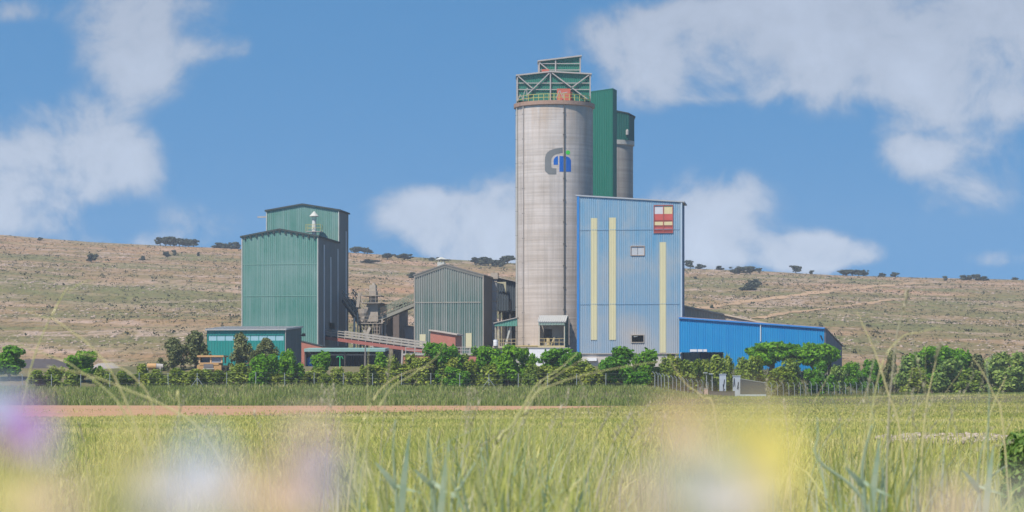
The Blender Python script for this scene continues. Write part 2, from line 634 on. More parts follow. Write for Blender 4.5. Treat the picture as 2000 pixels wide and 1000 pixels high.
n_spk = m.noise(v, .75, 4, .65, lo=.55, hi=.66, stretch=(.8, .17, 1))
c = m.mix(n_mid, (.375, .218, .124), (.265, .185, .10))
c = m.mix(m.math('MULTIPLY', n_big, 1.0), c, (.16, .155, .058))
grn = m.math('MULTIPLY', m.rng(band.outputs[0], .50, .42), .9)
c = m.mix(grn, c, (.165, .17, .07))
rock = m.math('MULTIPLY', m.rng(band.outputs[0], .52, .59), m.rng(n_fin, .25, .8))
c = m.mix(m.math('MULTIPLY', rock, .95), c, (.56, .42, .355))
c = m.mix(m.math('MULTIPLY', n_fin, .55), c, (.20, .14, .085))
n_dk = m.noise(v, .13, 6, .7, lo=.55, hi=.70, stretch=(.5, .3, 1))
c = m.mix(m.math('MULTIPLY', n_dk, .75), c, (.145, .14, .065))
n_pk = m.noise(v, .045, 7, .75, lo=.50, hi=.66, stretch=(.4, .6, 1))
c = m.mix(m.math('MULTIPLY', n_pk, .6), c, (.50, .33, .25))
c = m.mix(m.math('MULTIPLY', n_spk, .65), c, (.09, .085, .045))
n_red = m.noise(v, .006, 3, lo=.56, hi=.70)
c = m.mix(m.math('MULTIPLY', n_red, .5), c, (.46, .235, .13))
M_HILL = m.col(c).bump(m.math('ADD', n_fin, n_spk), .9, .5).m
ys = np.concatenate([np.linspace(430, 1108, 380), np.geomspace(1112, 1500, 24)])
hill = grid_mesh('hillside', ys, lambda Y: 60 + .45 * Y, 420, hill_z, M_HILL)
tag(hill, 'dry stony hillside with bands of pale rock and scrub', kind='structure')

def hill_track(pts, wd, name, label):
    P = [on_hill(*p) for p in pts]
    Q = []
    for a, b in zip(P, P[1:]):
        n = 14
        Q += [a.lerp(b, k / n) for k in range(n)]
    Q.append(P[-1])
    mb = MB()
    rows = []
    for k, p in enumerate(Q):
        d = (Q[min(k + 1, len(Q) - 1)] - Q[max(k - 1, 0)])
        d.z = 0
        d.normalize()
        nrm = Vector((-d.y, d.x, 0))
        ww = wd * (.75 + .3 * math.sin(k * .7) + .2 * math.sin(k * 1.9))
        row = []
        for t in (-1, -.5, 0, .5, 1):
            q = p + nrm * ww * t
            row.append((q.x, q.y, float(hill_z(q.x, q.y)) + .22 - .12 * abs(t)))
        rows.append(row)
    for r0, r1 in zip(rows, rows[1:]):
        for j in range(4):
            mb.face([r0[j], r1[j], r1[j + 1], r0[j + 1]])
    return tag(mb.build(name, M_TRACK, smooth=True), label, kind='structure')

m = Mat('hill_earth', .95, .05)
v = m.coord('World')
n_a = m.noise(v, .15, 6, lo=.3, hi=.7)
M_TRACK = m.col(m.mix(n_a, (.42, .275, .17), (.32, .22, .135))).m
hill_track([(1370, 604), (1430, 594), (1510, 583), (1570, 575), (1640, 566), (1700, 560), (1790, 553)], 3.6, 'track', 'orange earth track climbing the hillside right of the blue buildings')
hill_track([(1478, 622), (1530, 612), (1600, 605), (1660, 597), (1740, 586), (1800, 583)], 1.9, 'path', 'broken reddish path along the hillside above the blue shed')

# scrub and stones too many to count
def leaf_quads(C, size, rng, tilt=1.0, up=0.0):
    """one small quad per centre, turned at random; size n or scalar -> verts, faces"""
    n = len(C)
    nr = rng.normal(size=(n, 3)) * (1, 1, tilt)
    if isinstance(up, np.ndarray): nr = nr * .55 + up
    else: nr[:, 2] += up
    nr /= np.linalg.norm(nr, axis=1, keepdims=True) + 1e-9
    t = rng.normal(size=(n, 3))
    a = np.cross(nr, t); a /= np.linalg.norm(a, axis=1, keepdims=True) + 1e-9
    b = np.cross(nr, a)
    sz = np.broadcast_to(np.asarray(size, float), (n,)) if np.ndim(size) < 2 else size
    sz = sz[:, None] if sz.ndim == 1 else sz
    asp = rng.uniform(.55, .9, (n, 1))
    V = np.stack([C - a * sz - b * sz * asp * .3, C - b * sz * asp, C + a * sz + b * sz * asp * .3, C + b * sz * asp], 1).reshape(-1, 3)
    return V, np.arange(4 * n).reshape(-1, 4)

M_SCRUB = leafmat('scrub_leaf', [(0, (.030, .036, .018)), (.5, (.060, .066, .030)), (1, (.115, .105, .05))], .01, .15)
def scrub():
    rng = np.random.default_rng(5)
    n = 26000
    Y = 455 + (1095 - 455) * rng.random(n) ** .8
    X = (rng.uniform(-150, 2150, n) - 1000) / F * Y
    keep = (lump(X, Y, 55, 9) + .5 * lump(X, Y, 20, 10)) > rng.uniform(-.8, .6, n)
    X, Y = X[keep], Y[keep]
    s = rng.uniform(.16, .46, len(X)) * rng.choice([.7, 1, 1, 1.8], len(X), p=[.45, .3, .2, .05])
    k = 7
    C = np.repeat(np.stack([X, Y, hill_z(X, Y) + s * .35], 1), k, 0)
    ss = np.repeat(s, k)
    C = C + rng.normal(size=C.shape) * ss[:, None] * (.8, .6, .34)
    V, Fc = leaf_quads(C, ss * .5, rng)
    o = mesh_np('hillside_scrub', V, Fc, M_SCRUB)
    tag(o, 'low dark scrub dotted over the dry hillside', 'scrub', kind='stuff')
scrub()
def stones():
    rng = np.random.default_rng(6)
    n = 15000
    Y = rng.uniform(455, 1095, n)
    X = (rng.uniform(-150, 2150, n) - 1000) / F * Y
    z = hill_z(X, Y)
    keep = (np.sin(z * .62 + 2.6 * lump(X, Y, 90, 6)) + .9 * lump(X, Y, 40, 12)) > rng.uniform(.1, .9, n)
    X, Y, z = X[keep], Y[keep], z[keep]
    s = rng.uniform(.12, .48, len(X))
    base = np.array([(1, 0, 0), (0, 1, 0), (-1, 0, 0), (0, -1, 0), (0, 0, .7), (0, 0, -.4)], float)
    V = base[None] * (s[:, None, None] * rng.uniform(.5, 1.4, (len(X), 6, 1)) * np.array([1.5, .9, .75])) + np.stack([X, Y, z], 1)[:, None]
    f = np.array([(0, 1, 4), (1, 2, 4), (2, 3, 4), (3, 0, 4), (1, 0, 5), (2, 1, 5), (3, 2, 5), (0, 3, 5)])
    Fc = (np.arange(len(X))[:, None, None] * 6 + f[None]).reshape(-1, 3)
    o = mesh_np('hillside_rubble', V.reshape(-1, 3), Fc, plain('limestone', (.43, .325, .265), .6))
    tag(o, 'pale limestone rubble strewn in bands over the hillside', 'rubble', kind='stuff')
stones()

# ------------------------------------------------------------------ plant buildings
M_MILL = sheet('mill_green_steel', (.055, .210, .165), (.27, .36, .345), .6, .5, zlow=9, lowcol=(.075, .27, .20))
M_MIDG = sheet('weathered_green_steel', (.055, .145, .128), (.30, .29, .265), .45, .5, rough=.6, rib=(.36, .8, (.36, .355, .33)), spots=((.8, 16.2, 5.5, .75, (.27, .255, .23)), (9.5, 16.5, 4.5, .7, (.27, .255, .23)), (5.2, 18.6, 2.2, .7, (.30, .27, .24))))
M_SLAB = sheet('deep_green_steel', (.003, .135, .090), (.05, .20, .15), .15, .15)
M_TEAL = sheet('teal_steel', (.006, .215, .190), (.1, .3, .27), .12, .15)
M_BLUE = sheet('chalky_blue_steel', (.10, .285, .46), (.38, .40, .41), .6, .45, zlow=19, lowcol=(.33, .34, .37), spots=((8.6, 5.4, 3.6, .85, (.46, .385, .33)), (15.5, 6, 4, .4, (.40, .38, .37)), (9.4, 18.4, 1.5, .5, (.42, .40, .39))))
M_EDGE = sheet('bright_blue_steel', (.012, .175, .50), (.2, .33, .5), .15, .15)
M_SHED = sheet('shed_blue_steel', (.001, .185, .46), (.02, .30, .52), .3, .3)
M_ROOFD = plain('dark_roof_edge', (.055, .07, .07), .3)
M_ROOFG = plain('galvanised_roof', (.40, .40, .39), .25, .5)
M_PALE = plain('pale_flashing', (.46, .46, .42), .3)
M_STRIP = plain('dusty_translucent_strip', (.52, .54, .56), .25)
M_CREAM = sheet('cream_strip_sheet', (.62, .57, .35), (.52, .48, .38), .25, .2)
M_GALV = plain('weathered_frame_steel', (.40, .36, .33), .3, .55)
M_DARKST = plain('grimy_dark_steel', (.075, .068, .062), .5)
M_DUSTY = plain('dust_coated_steel', (.36, .31, .26), .5)
M_REDST = plain('red_oxide_steel', (.34, .12, .10), .35)
M_YEL = plain('yellow_rail_paint', (.42, .385, .13), .25)
M_REDEQ = plain('faded_red_enamel', (.50, .13, .09), .35)
M_GLASS = plain('pale_blue_window_pane', (.30, .47, .53), .15, .25, spec=.5)
M_BLACK = plain('dark_interior', (.018, .018, .02), .3)
M_WHITE = plain('whitewashed_wall', (.72, .72, .73), .22, .8)
M_SHADEG = sheet('shaded_dusty_steel', (.14, .155, .155), (.24, .23, .215), .4, .5)  # dusty steel of the mill's shadow side, the shade put into its colour
M_TANR = sheet('tan_roof_sheet', (.44, .345, .25), (.5, .42, .33), .4, .4)
M_CONC = plain('plain_concrete', (.42, .39, .35), .3)

def brick_mat():
    m = Mat('red_brick', .9, .1)
    v = m.coord()
    mp = m.n('ShaderNodeMapping'); mp.inputs['Rotation'].default_value = (R(90), 0, 0)
    m.l(v, mp.inputs['Vector'])
    b = m.n('ShaderNodeTexBrick')
    b.inputs['Color1'].default_value = (.47, .165, .115, 1)
    b.inputs['Color2'].default_value = (.40, .135, .095, 1)
    b.inputs['Mortar'].default_value = (.42, .25, .2, 1)
    b.inputs['Scale'].default_value = 3
    m.l(mp.outputs[0], b.inputs['Vector'])
    n = m.noise(v, .6, 5, lo=.3, hi=.7)
    return m.col(m.mix(m.math('MULTIPLY', n, .35), b.outputs[0], (.33, .14, .11))).m
M_BRICK = brick_mat()

def concrete_mat():
    """slip-formed concrete: a pale and a dark lift every metre or so, run-off streaks, a rusty smear below the rim"""
    m = Mat('slip_formed_concrete', .9, .1)
    v = m.coord()
    lift = m.noise(v, 1.0, 5, .62, (.03, .03, 1.15), .30, .70)
    thin = m.noise(v, 1.0, 3, .6, (.06, .06, 4.2), .35, .68)
    blot = m.noise(v, .30, 5, .6, (1, 1, .8), .36, .66)
    run = m.noise(v, 1.0, 4, .6, (1.6, 1.6, .06), .46, .70)
    side = m.noise(v, .16, 3, .5, (1, 1, .5), .45, .62)
    c = m.mix(lift, (.40, .335, .285), (.60, .53, .485))
    c = m.mix(m.math('MULTIPLY', thin, .55), c, (.33, .28, .24))
    c = m.mix(m.math('MULTIPLY', blot, .35), c, (.66, .60, .575))
    c = m.mix(m.math('MULTIPLY', run, .50), c, (.28, .25, .225))
    x, y, z = m.xyz(v)
    wet = m.math('MULTIPLY', m.rng(x, 1.2, 4.4), m.rng(z, 12, 30))
    c = m.mix(m.math('MULTIPLY', wet, m.math('ADD', .22, m.math('MULTIPLY', side, .3))), c, (.17, .155, .145))
    rust = m.math('MULTIPLY', m.rng(z, 36, 43), m.noise(v, 1.0, 3, .5, (.7, .7, .08), .45, .62))
    c = m.mix(m.math('MULTIPLY', rust, .55), c, (.43, .29, .19))
    low = m.rng(z, 8, 0)
    c = m.mix(m.math('MULTIPLY', low, .35), c, (.50, .40, .32))
    return m.col(c).bump(thin, .25, .05).m
M_SILO = concrete_mat()

def gable(w, ez, ur, zr):
    return lambda t: ez + (zr - ez) * (t / ur if t < ur else (w - t) / (w - ur))
def chevron(w, ez, ur, zr, o=.3, th=.2):
    return [(-o, ez - .06), (ur, zr - .03), (w + o, ez - .06), (w + o, ez + th), (ur, zr + th + .03), (-o, ez + th)]

# --- tall green mill building, left
f = Fr(473, 400, 4.6)
mill = thing('mill_building', 'tall two-step green corrugated mill building with small white roof chimney', 'factory building', f.loc, f.rz)
w = f.U(620); ez = f.Z(463, w / 2); ur = w / 2; zr = f.Z(449, ur)
v1 = f.V(661, w); v2 = f.V(680, w)
print('mill', w, v1, v2, ez, zr)
v1 = min(max(v1, 12), 22); v2 = min(max(v2, v1 + 5), v1 + 12)
u0 = f.U(521, v1); ez2 = f.Z(412, w / 2, v1); zr2 = f.Z(400, w / 2, v1)
mb = MB(); mb.wall((0, 0), (w, 0), 0, gable(w, ez, ur, zr), pitch=.31, depth=.05, breaks=[ur]); mb.build('front_wall', M_MILL, mill)
z0, z1 = f.Z(647, w, 7), f.Z(629, w, 7)
va, vb = f.V(641, w), f.V(653, w)
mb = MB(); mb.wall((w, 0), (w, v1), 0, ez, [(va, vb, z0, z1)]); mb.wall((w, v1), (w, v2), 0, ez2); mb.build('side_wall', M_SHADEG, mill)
w2 = w - u0
mb = MB(); mb.wall((u0, v1), (w, v1), ez - 2, gable(w2, ez2, w2 / 2, zr2), pitch=.31, depth=.05, breaks=[w2 / 2]); mb.build('upper_front_wall', M_MILL, mill)
mb = MB(); mb.wall((0, v1), (0, 0), 0, ez); mb.wall((u0, v2), (u0, v1), 0, ez2); mb.wall((u0, v1 + .05), (0, v1 + .05), 0, ez); mb.build('left_wall', M_MILL, mill)
mb = MB(); mb.wall((w, v2), (u0, v2), 0, gable(w2, ez2, w2 / 2, zr2), breaks=[w2 / 2]); mb.build('rear_wall', M_MILL, mill)
mb = MB(); mb.prism(chevron(w, ez, ur, zr), -.25, v1 - .12); mb.build('roof', M_ROOFD, mill)
mb = MB(); mb.prism([(u0 + a, b) for a, b in chevron(w2, ez2, w2 / 2, zr2)], v1 - .25, v2 + .2); mb.build('upper_roof', M_ROOFD, mill)
for k in range(13):         # purlin ends under the verge
    u = (k + .5) / 13 * w
    z = gable(w, ez, ur, zr)(u)
    mb = MB(); mb.box(u - .12, u + .12, -.22, -.10, z - .45, z - .07); mb.build('purlin_end', M_ROOFD, mill)
for (uu, vv, zb, zt) in ((-.03, -.05, 0, ez), (w + .05, -.05, 0, ez), (w + .05, v1 - .05, ez + .25, ez2), (u0 - .03, v1 - .05, ez + .3, ez2)):
    mb = MB(); mb.box(uu - .06, uu + .08, vv - .07, vv + .10, zb, zt - .1); mb.build('corner_flashing', M_PALE, mill)
for py in (516, 578):
    z = f.Z(py, w / 2)
    mb = MB(); mb.box(.1, w - .1, -.075, -.055, z - .04, z + .04); mb.build('sheet_overlap', plain('seam_green', (.20, .36, .30), .3), mill)
for px, ya, yb in ((632, 478, 676), (645, 502, 630), (659, 486, 676), (675, 452, 676)):
    v = f.V(px, w)
    mb = MB(); mb.box(w + .085, w + .12, v - .4, v + .4, max(f.Z(yb, w, v), 0), min(f.Z(ya, w, v), (ez if v < v1 else ez2) - .6)); mb.build('translucent_strip', M_STRIP, mill)
vc = v1 - 2.2; uc = f.U(613.5, vc)
zt = f.Z(412, uc, vc); r = .36
ch = MB(); ch.lathe((uc, vc, 0), [(r, ez - .5), (r, zt - 2.2), (r * .85, zt - 2.2), (r * .85, zt - 1.4), (0, zt - 1.4)], 20); ch = ch.build('chimney', plain('white_flue', (.62, .61, .57), .35), mill)
mb = MB(); mb.lathe((uc, vc, 0), [(0, zt - .9), (.75, zt - .9), (.75, zt - .82), (0, zt)], 20); mb.build('cowl', M_PALE, ch)
mb = MB()
for k in range(6):
    a = k * math.pi / 3
    mb.beam((uc + .3 * math.cos(a), vc + .3 * math.sin(a), zt - 1.5), (uc + .42 * math.cos(a), vc + .42 * math.sin(a), zt - .88), .06)
mb.build('cowl_stay', M_PALE, ch)
mb = MB(); zp = f.Z(452, uc, vc)
mb.box(uc - 1.25, uc + 1.25, vc - .8, vc + .8, zp - .1, zp); mb.build('platform', M_GALV, ch)
mb = MB()
for du in (-1.2, 0, 1.2):
    for dv in (-.78, .78):
        mb.beam((uc + du, vc + dv, zp), (uc + du, vc + dv, zp + 1.1), .06)
for dv in (-.78, .78):
    for hh in (.55, 1.1):
        mb.beam((uc - 1.2, vc + dv, zp + hh), (uc + 1.2, vc + dv, zp + hh), .055)
mb.build('railing', M_YEL, ch)
mb = MB(); zz = f.Z(424, 0, v1 + 3)
mb.beam((f.U(503, v1 + 3), v1 + 3, zz), (u0, v1 + 3, zz + .05), .22); mb.build('pipe', M_GALV, mill)

# --- teal shed with a ribbon of windows
f = Fr(405, 374, 4.4)
w = f.U(556); D = f.V(588, w); print('teal', w, D)
D = min(max(D, 8), 16)
zf, zk = f.Z(645, 0), f.Z(639.5, w, D)
za, zb_ = f.Z(666, w / 2), f.Z(655, w / 2)
sh = thing('workshop_shed', 'low teal metal shed with a pale ribbon of windows in front of the mill', 'shed', f.loc, f.rz)
wa, wb = f.U(407), f.U(554.5)
mb = MB(); mb.wall((0, 0), (w, 0), 0, zf, [(wa, wb, za, zb_)], depth=.04); mb.build('front_wall', M_TEAL, sh)
mono = lambda t: zf + (zk - zf) * t / D
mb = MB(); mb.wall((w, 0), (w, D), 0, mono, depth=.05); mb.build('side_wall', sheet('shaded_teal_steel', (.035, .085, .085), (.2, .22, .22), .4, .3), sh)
mb = MB(); mb.wall((0, D), (0, 0), 0, lambda t: mono(D - t)); mb.wall((w, D), (0, D), 0, zk); mb.build('rear_wall', M_TEAL, sh)
mb = MB(); mb.hexa([(-.25, -.35, zf - .03), (w + .3, -.35, zf - .03), (w + .3, D + .2, zk - .03), (-.25, D + .2, zk - .03), (-.25, -.35, zf + .14), (w + .3, -.35, zf + .14), (w + .3, D + .2, zk + .14), (-.25, D + .2, zk + .14)])
for k in range(24):
    u = -.2 + (w + .4) * k / 23
    mb.beam((u, -.36, zf + .17), (u, D + .2, zk + .17), .14, .10)
mb.build('roof', M_ROOFG, sh)
n = 9
for k in range(n):
    a, b = wa + (wb - wa) * k / n, wa + (wb - wa) * (k + 1) / n
    mb = MB()
    mb.box(a, b, .02, .10, za, za + .06); mb.box(a, b, .02, .10, zb_ - .06, zb_); mb.box(a, a + .05, .02, .10, za + .06, zb_ - .06); mb.box(b - .05, b, .02, .10, za + .06, zb_ - .06)
    wi = mb.build('window', M_TEAL, sh)
    mb = MB(); mb.box(a + .05, b - .05, .05, .07, za + .06, zb_ - .06); mb.build('pane', M_GLASS, wi)
mb = MB(); mb.tube([(w + .15, -.1, 0), (w + .15, -.1, zf)], .06); mb.build('downpipe', M_GALV, sh)
mb = MB(); mb.box(w + .02, w + .5, D - .5, D - .2, zk - 1.3, zk - 1.1); mb.box(w + .3, w + .7, D - .65, D - .1, zk - 1.35, zk - .9); mb.build('floodlight', M_DARKST, sh)

# brick plinth between teal shed and mill
f = Fr(586, 392, 4.4)
pl = thing('brick_lean_to', 'low dark brick lean-to in the corner between teal shed and mill', 'outbuilding', f.loc, f.rz)
w = f.U(630); mb = MB(); mb.prism([(0, 0), (w, 0), (w, f.Z(677, w)), (0, f.Z(666, 0))], 0, 3); mb.build('brick_wall', M_BRICK, pl)
mb = MB(); mb.hexa([(-.1, -.1, f.Z(666)), (w, -.1, f.Z(677, w)), (w, 3, f.Z(677, w)), (-.1, 3, f.Z(666)), (-.1, -.1, f.Z(666) + .1), (w, -.1, f.Z(677, w) + .1), (w, 3, f.Z(677, w) + .1), (-.1, 3, f.Z(666) + .1)]); mb.build('roof', M_ROOFD, pl)

# --- open canopy in front of the mill
f = Fr(594, 366, 4.4, 2)
w = f.U(752); zt = f.Z(681, w / 2)
cn = thing('open_canopy', 'long low open canopy with pale green roof edge below the inclined conveyor', 'canopy', f.loc, f.rz)
mb = MB(); mb.hexa([(0, 0, zt - .42), (w, 0, zt - .42), (w, 7, zt - .12), (0, 7, zt - .12), (0, 0, zt), (w, 0, zt), (w, 7, zt + .25), (0, 7, zt + .25)]); mb.build('roof', sheet('pale_green_sheet', (.20, .36, .32), (.35, .4, .37), .3, .3), cn)
for k in range(5):
    u = .15 + (w - .3) * k / 4
    mb = MB(); mb.box(u - .08, u + .08, .3, .46, 0, zt - .42); mb.build('post', M_DARKST, cn)
mb = MB(); mb.wall((0, 6.8), (w, 6.8), 0, zt - .15); mb.wall((0, .4), (0, 6.7), 0, zt - .35); mb.build('rear_wall', sheet('canopy_shade_sheet', (.055, .07, .075), (.12, .12, .11), .4, .3), cn)  # dark sheets added to stand for the shade beneath the canopy
mb = MB(); mb.box(1.0, w - 1, .45, .57, zt - .95, zt - .8); mb.build('rail', M_DUSTY, cn)
f2 = Fr(597, 367.5, 4.4, 2)
dr = thing('water_tank', 'bright blue plastic tank under the left end of the open canopy', 'tank', f2.loc, f2.rz)
mb = MB(); mb.lathe((.55, .55, 0), [(0, 0), (.55, 0), (.55, 1.9), (.5, 2.05), (.2, 2.15), (.2, 2.25), (0, 2.25)], 20); mb.build('tank_body', plain('blue_plastic', (.02, .23, .62), .2, .4), dr, True)

# --- weathered green building, middle
f = Fr(809.5, 404, 4.6)
w = f.U(944); D = f.V(963, w); print('mid', w, D)
D = min(max(D, 9), 18)
ez, ur, zr = f.Z(538, w / 2), f.U(869), f.Z(517, w / 2)
mid = thing('store_building', 'weathered streaky green gabled building with rusty rim between mill and silo', 'factory building', f.loc, f.rz)
mb = MB(); mb.wall((0, 0), (w, 0), 0, gable(w, ez, ur, zr), pitch=.36, depth=.11, breaks=[ur]); mb.build('front_wall', M_MIDG, mid)
mb = MB(); mb.wall((w, 0), (w, D), 0, ez, depth=.04); mb.build('side_wall', plain('grey_brown_wall', (.13, .115, .105), .35), mid)  # grey-brown, unlike the green front
mb = MB(); mb.wall((0, D), (0, 0), 0, ez); mb.wall((w, D), (0, D), 0, gable(w, ez, w - ur, zr), breaks=[w - ur]); mb.build('rear_wall', M_MIDG, mid)
mb = MB(); mb.prism(chevron(w, ez, ur, zr, .2, .14), -.2, D + .2); mb.build('roof', plain('dusty_roof_edge', (.22, .20, .18), .4), mid)
for s_, (ua, ub) in enumerate(((0, ur), (ur, w))):      # grey-brown dust band along the verge
    g0, g1 = gable(w, ez, ur, zr)(ua), gable(w, ez, ur, zr)(ub)
    mb = MB(); mb.hexa([(ua, -.145, g0 - .42), (ub, -.145, g1 - .42), (ub, -.115, g1 - .42), (ua, -.115, g0 - .42), (ua, -.145, g0 - .02), (ub, -.145, g1 - .02), (ub, -.115, g1 - .02), (ua, -.115, g0 - .02)]); mb.build('verge_trim', plain('verge_dust', (.19, .185, .165), .5), mid)
for uu in (.0, w):
    mb = MB(); mb.box(uu - .06, uu + .07, -.15, .08, 0, ez - .1); mb.build('corner_flashing', M_DUSTY, mid)
z = f.Z(590.5, w / 2)
mb = MB(); mb.box(.2, w - .4, -.14, -.115, z - .06, z + .06); mb.build('sheet_overlap', plain('dusty_overlap', (.36, .34, .29), .6, .9, 3), mid)
for a, b, ya, yb in ((820, 831.5, 653, 676), (910, 921.5, 651, 680)):
    mb = MB(); mb.box(f.U(a), f.U(b), -.17, -.115, max(0, f.Z(yb)), f.Z(ya)); mb.build('door_panel', M_CREAM, mid)
uv = f.U(862, 3)
mb = MB(); mb.box(uv - .55, uv + .55, 2.4, 3.6, zr - .8, zr + .55); ve = mb.build('ridge_vent', M_PALE, mid)
mb = MB(); mb.lathe((uv, 3, 0), [(0, zr + .95), (.95, zr + .95), (.95, zr + 1.02), (0, zr + 1.4)], 4); mb.build('vent_cap', M_PALE, ve)
for k in range(4):
    a = k * math.pi / 2 + math.pi / 4
    mb = MB(); mb.beam((uv + .55 * math.cos(a), 3 + .55 * math.sin(a), zr + .5), (uv + .6 * math.cos(a), 3 + .6 * math.sin(a), zr + .97), .08); mb.build('vent_post', M_GALV, ve)

# caged ladder beside it
f = Fr(966, 413, 4.6)
zt, zl = f.Z(545), f.Z(640)
la = thing('bucket_elevator', 'narrow pale ladder-like elevator leg against the side of the weathered green building', 'elevator', f.loc, f.rz)
mb = MB(); mb.box(-.35, .35, -.3, .3, 0, zt); mb.build('casing', plain('grey_casing', (.30, .31, .33), .4), la)
for k in range(9):
    z = 2 + (zt - 2.5) * k / 8
    mb = MB(); mb.box(-.45, .45, -.4, .4, z, z + .18); mb.build('flange', M_DUSTY, la)
mb = MB(); mb.box(-.6, .6, -.6, .6, zt, zt + 1.0); mb.build('head_box', M_DUSTY, la)

# raised dark bin building behind, next to the silo
f = Fr(971, 421, 4.6)
w = f.U(1030); zt0, zt1, zb1 = f.Z(541, 0), f.Z(556, w), f.Z(607, 1)
hp = thing('raised_bin', 'shade-darkened raised bin on legs tucked between weathered green building and silo', 'bin', f.loc, f.rz)
mb = MB(); mb.wall((0, 0), (w, 0), zb1, lambda t: zt0 + (zt1 - zt0) * t / w); mb.wall((0, 6), (0, 0), zb1, zt0); mb.wall((w, 0), (w, 6), zb1, zt1); mb.wall((w, 6), (0, 6), zb1, lambda t: zt1 + (zt0 - zt1) * t / w)
mb.build('bin_wall', sheet('shade_dark_sheet', (.045, .062, .078), (.12, .13, .14), .25, .25), hp)  # base colour darkened to carry the shade the bin stands in
mb = MB(); mb.hexa([(-.4, -.6, zt0), (w, -.6, zt1), (w, 6.3, zt1), (-.4, 6.3, zt0), (-.4, -.6, zt0 + .2), (w, -.6, zt1 + .2), (w, 6.3, zt1 + .2), (-.4, 6.3, zt0 + .2)]); mb.build('roof', plain('dusty_lid', (.33, .29, .25), .4), hp)
mb = MB(); mb.hexa([(.02, .02, zb1), (w - .02, .02, zb1), (w - .02, 5.9, zb1), (.02, 5.9, zb1), (.02, .02, zb1 + .2), (w - .02, .02, zb1 + .2), (w - .02, 5.9, zb1 + .2), (.02, 5.9, zb1 + .2)]); mb.build('bin_floor', M_DARKST, hp)
for uu in (.4, 2.1, 3.6):
    for vv in (.4, 5.4):
        mb = MB(); mb.beam((uu, vv, 0), (uu, vv, zb1 + .05), .28); mb.build('leg', M_DARKST, hp)
mb = MB(); mb.wall((0, 6.2), (w, 6.2), 0, zb1); mb.build('dark_backdrop', M_DARKST, hp)  # dark backdrop standing in for the shade beneath the bin
ua, ub = f.U(994), f.U(998.5)
mb = MB(); mb.box(ua, ub, -.2, -.09, f.Z(606), f.Z(584)); mb.build('shutter', M_BLACK, hp)
mb = MB(); mb.prism([(f.U(967), f.Z(552)), (f.U(990), f.Z(551)), (f.U(990), f.Z(573)), (f.U(985), f.Z(555))], -1.1, -.95); mb.build('chute_guard', plain('cream_guard', (.42, .39, .27), .3), hp)

# --- inclined galleries and the crushing tower
def truss(name, label, p, q, wd, ht, girder, rail, step=1.6, legs=(), belt=M_DARKST):
    t = thing(name, label, 'conveyor', p)
    p, q = Vector(p), Vector(q)
    d = q - p
    L = d.length
    dn = d / L
    sd = Vector((dn.y, -dn.x, 0)).normalized() * wd / 2
    up = Vector((0, 0, 1))
    mb = MB()
    for s_ in (-1, 1):
        mb.beam(sd * s_, d + sd * s_, .16, .5, up)
    mb.build('girder', girder, t)
    mb = MB(); mb.beam(up * .32, d + up * .32, wd * .8, .12, up); mb.build('belt', belt, t)
    mb = MB()
    n = max(2, int(L / step))
    for s_ in (-1, 1):
        for h in (.55, ht * .72, ht):
            mb.beam(sd * s_ + up * h, d + sd * s_ + up * h, .09, .13, up)
        for k in range(n + 1):
            c = d * (k / n) + sd * s_
            mb.beam(c + up * .2, c + up * ht, .10)
            if ht > 1.5 and k < n:
                mb.beam(c + up * .3, d * ((k + 1) / n) + sd * s_ + up * (ht - .05), .07)
    mb.build('railing', rail, t)
    for k, gz in legs:
        c = d * k
        for s_ in (-1, 1):
            mb = MB(); mb.beam(c + sd * s_ - up * .2, c + sd * s_ * 1.3 + up * (gz - p.z - c.z), .25); mb.build('leg', girder if gz < 0 else M_GALV, t)
    return t

def PP(px, py, Y): return (WX(px, Y), Y, WZ(py, Y))
truss('conveyor_gallery', 'long inclined conveyor with red-brown girder and pale handrails running down to the brick hut', PP(641, 660, 405), PP(862, 690, 388), 1.7, 1.35, M_REDST, plain('pale_rail', (.35, .32, .285), .35), 1.5, [(.70, 4.5), (.44, 4.5)])
truss('conveyor_bridge', 'green-grey lattice conveyor bridge climbing into the left wall of the weathered building', PP(729, 630, 412), PP(822, 591, 410), 1.6, 1.75, plain('bridge_steel', (.27, .26, .22), .4), plain('green_grey_rail', (.21, .235, .18), .4), 1.3, [(.22, 4.6)])
truss('steep_conveyor', 'steep dark conveyor coming out of the mill side down into the crushing tower', PP(679, 588, 417), PP(713, 634, 411), 1.9, 1.9, M_DARKST, M_DUSTY, 1.2, [])

f = Fr(704, 410, 4.6)
tw = thing('crushing_tower', 'grimy steel crushing tower with dusty platforms standing between mill and weathered building', 'machinery', f.loc, f.rz)
w = f.U(742)
mb = MB()
for uu in (0, w * .35, w * .75, w):
    for vv in (0, 3.4):
        mb.beam((uu, vv, 0), (uu, vv, f.Z(628)), .3)
mb.build('leg_frame', M_DARKST, tw)
ua, ub = f.U(715), f.U(737)
mb = MB(); mb.box(ua, ub, .5, 2.7, f.Z(628), f.Z(591)); mb.box(ua + .35, ub - .35, .7, 2.5, f.Z(591), f.Z(568)); mb.build('tower_casing', M_DUSTY, tw)
mb = MB(); uc = (ua + ub) / 2
mb.box(uc - .55, uc + .45, .9, 2.2, f.Z(568), f.Z(556)); mb.box(uc - .15, uc + .25, 1.2, 1.9, f.Z(556), f.Z(552)); mb.build('cyclone', plain('pale_dusty_casing', (.40, .35, .29), .4), tw)
mb = MB(); mb.lathe((ua - .5, .7, 0), [(.1, f.Z(640)), (.9, f.Z(612)), (.95, f.Z(603)), (0, f.Z(603))], 14); mb.build('hopper', M_DUSTY, tw)
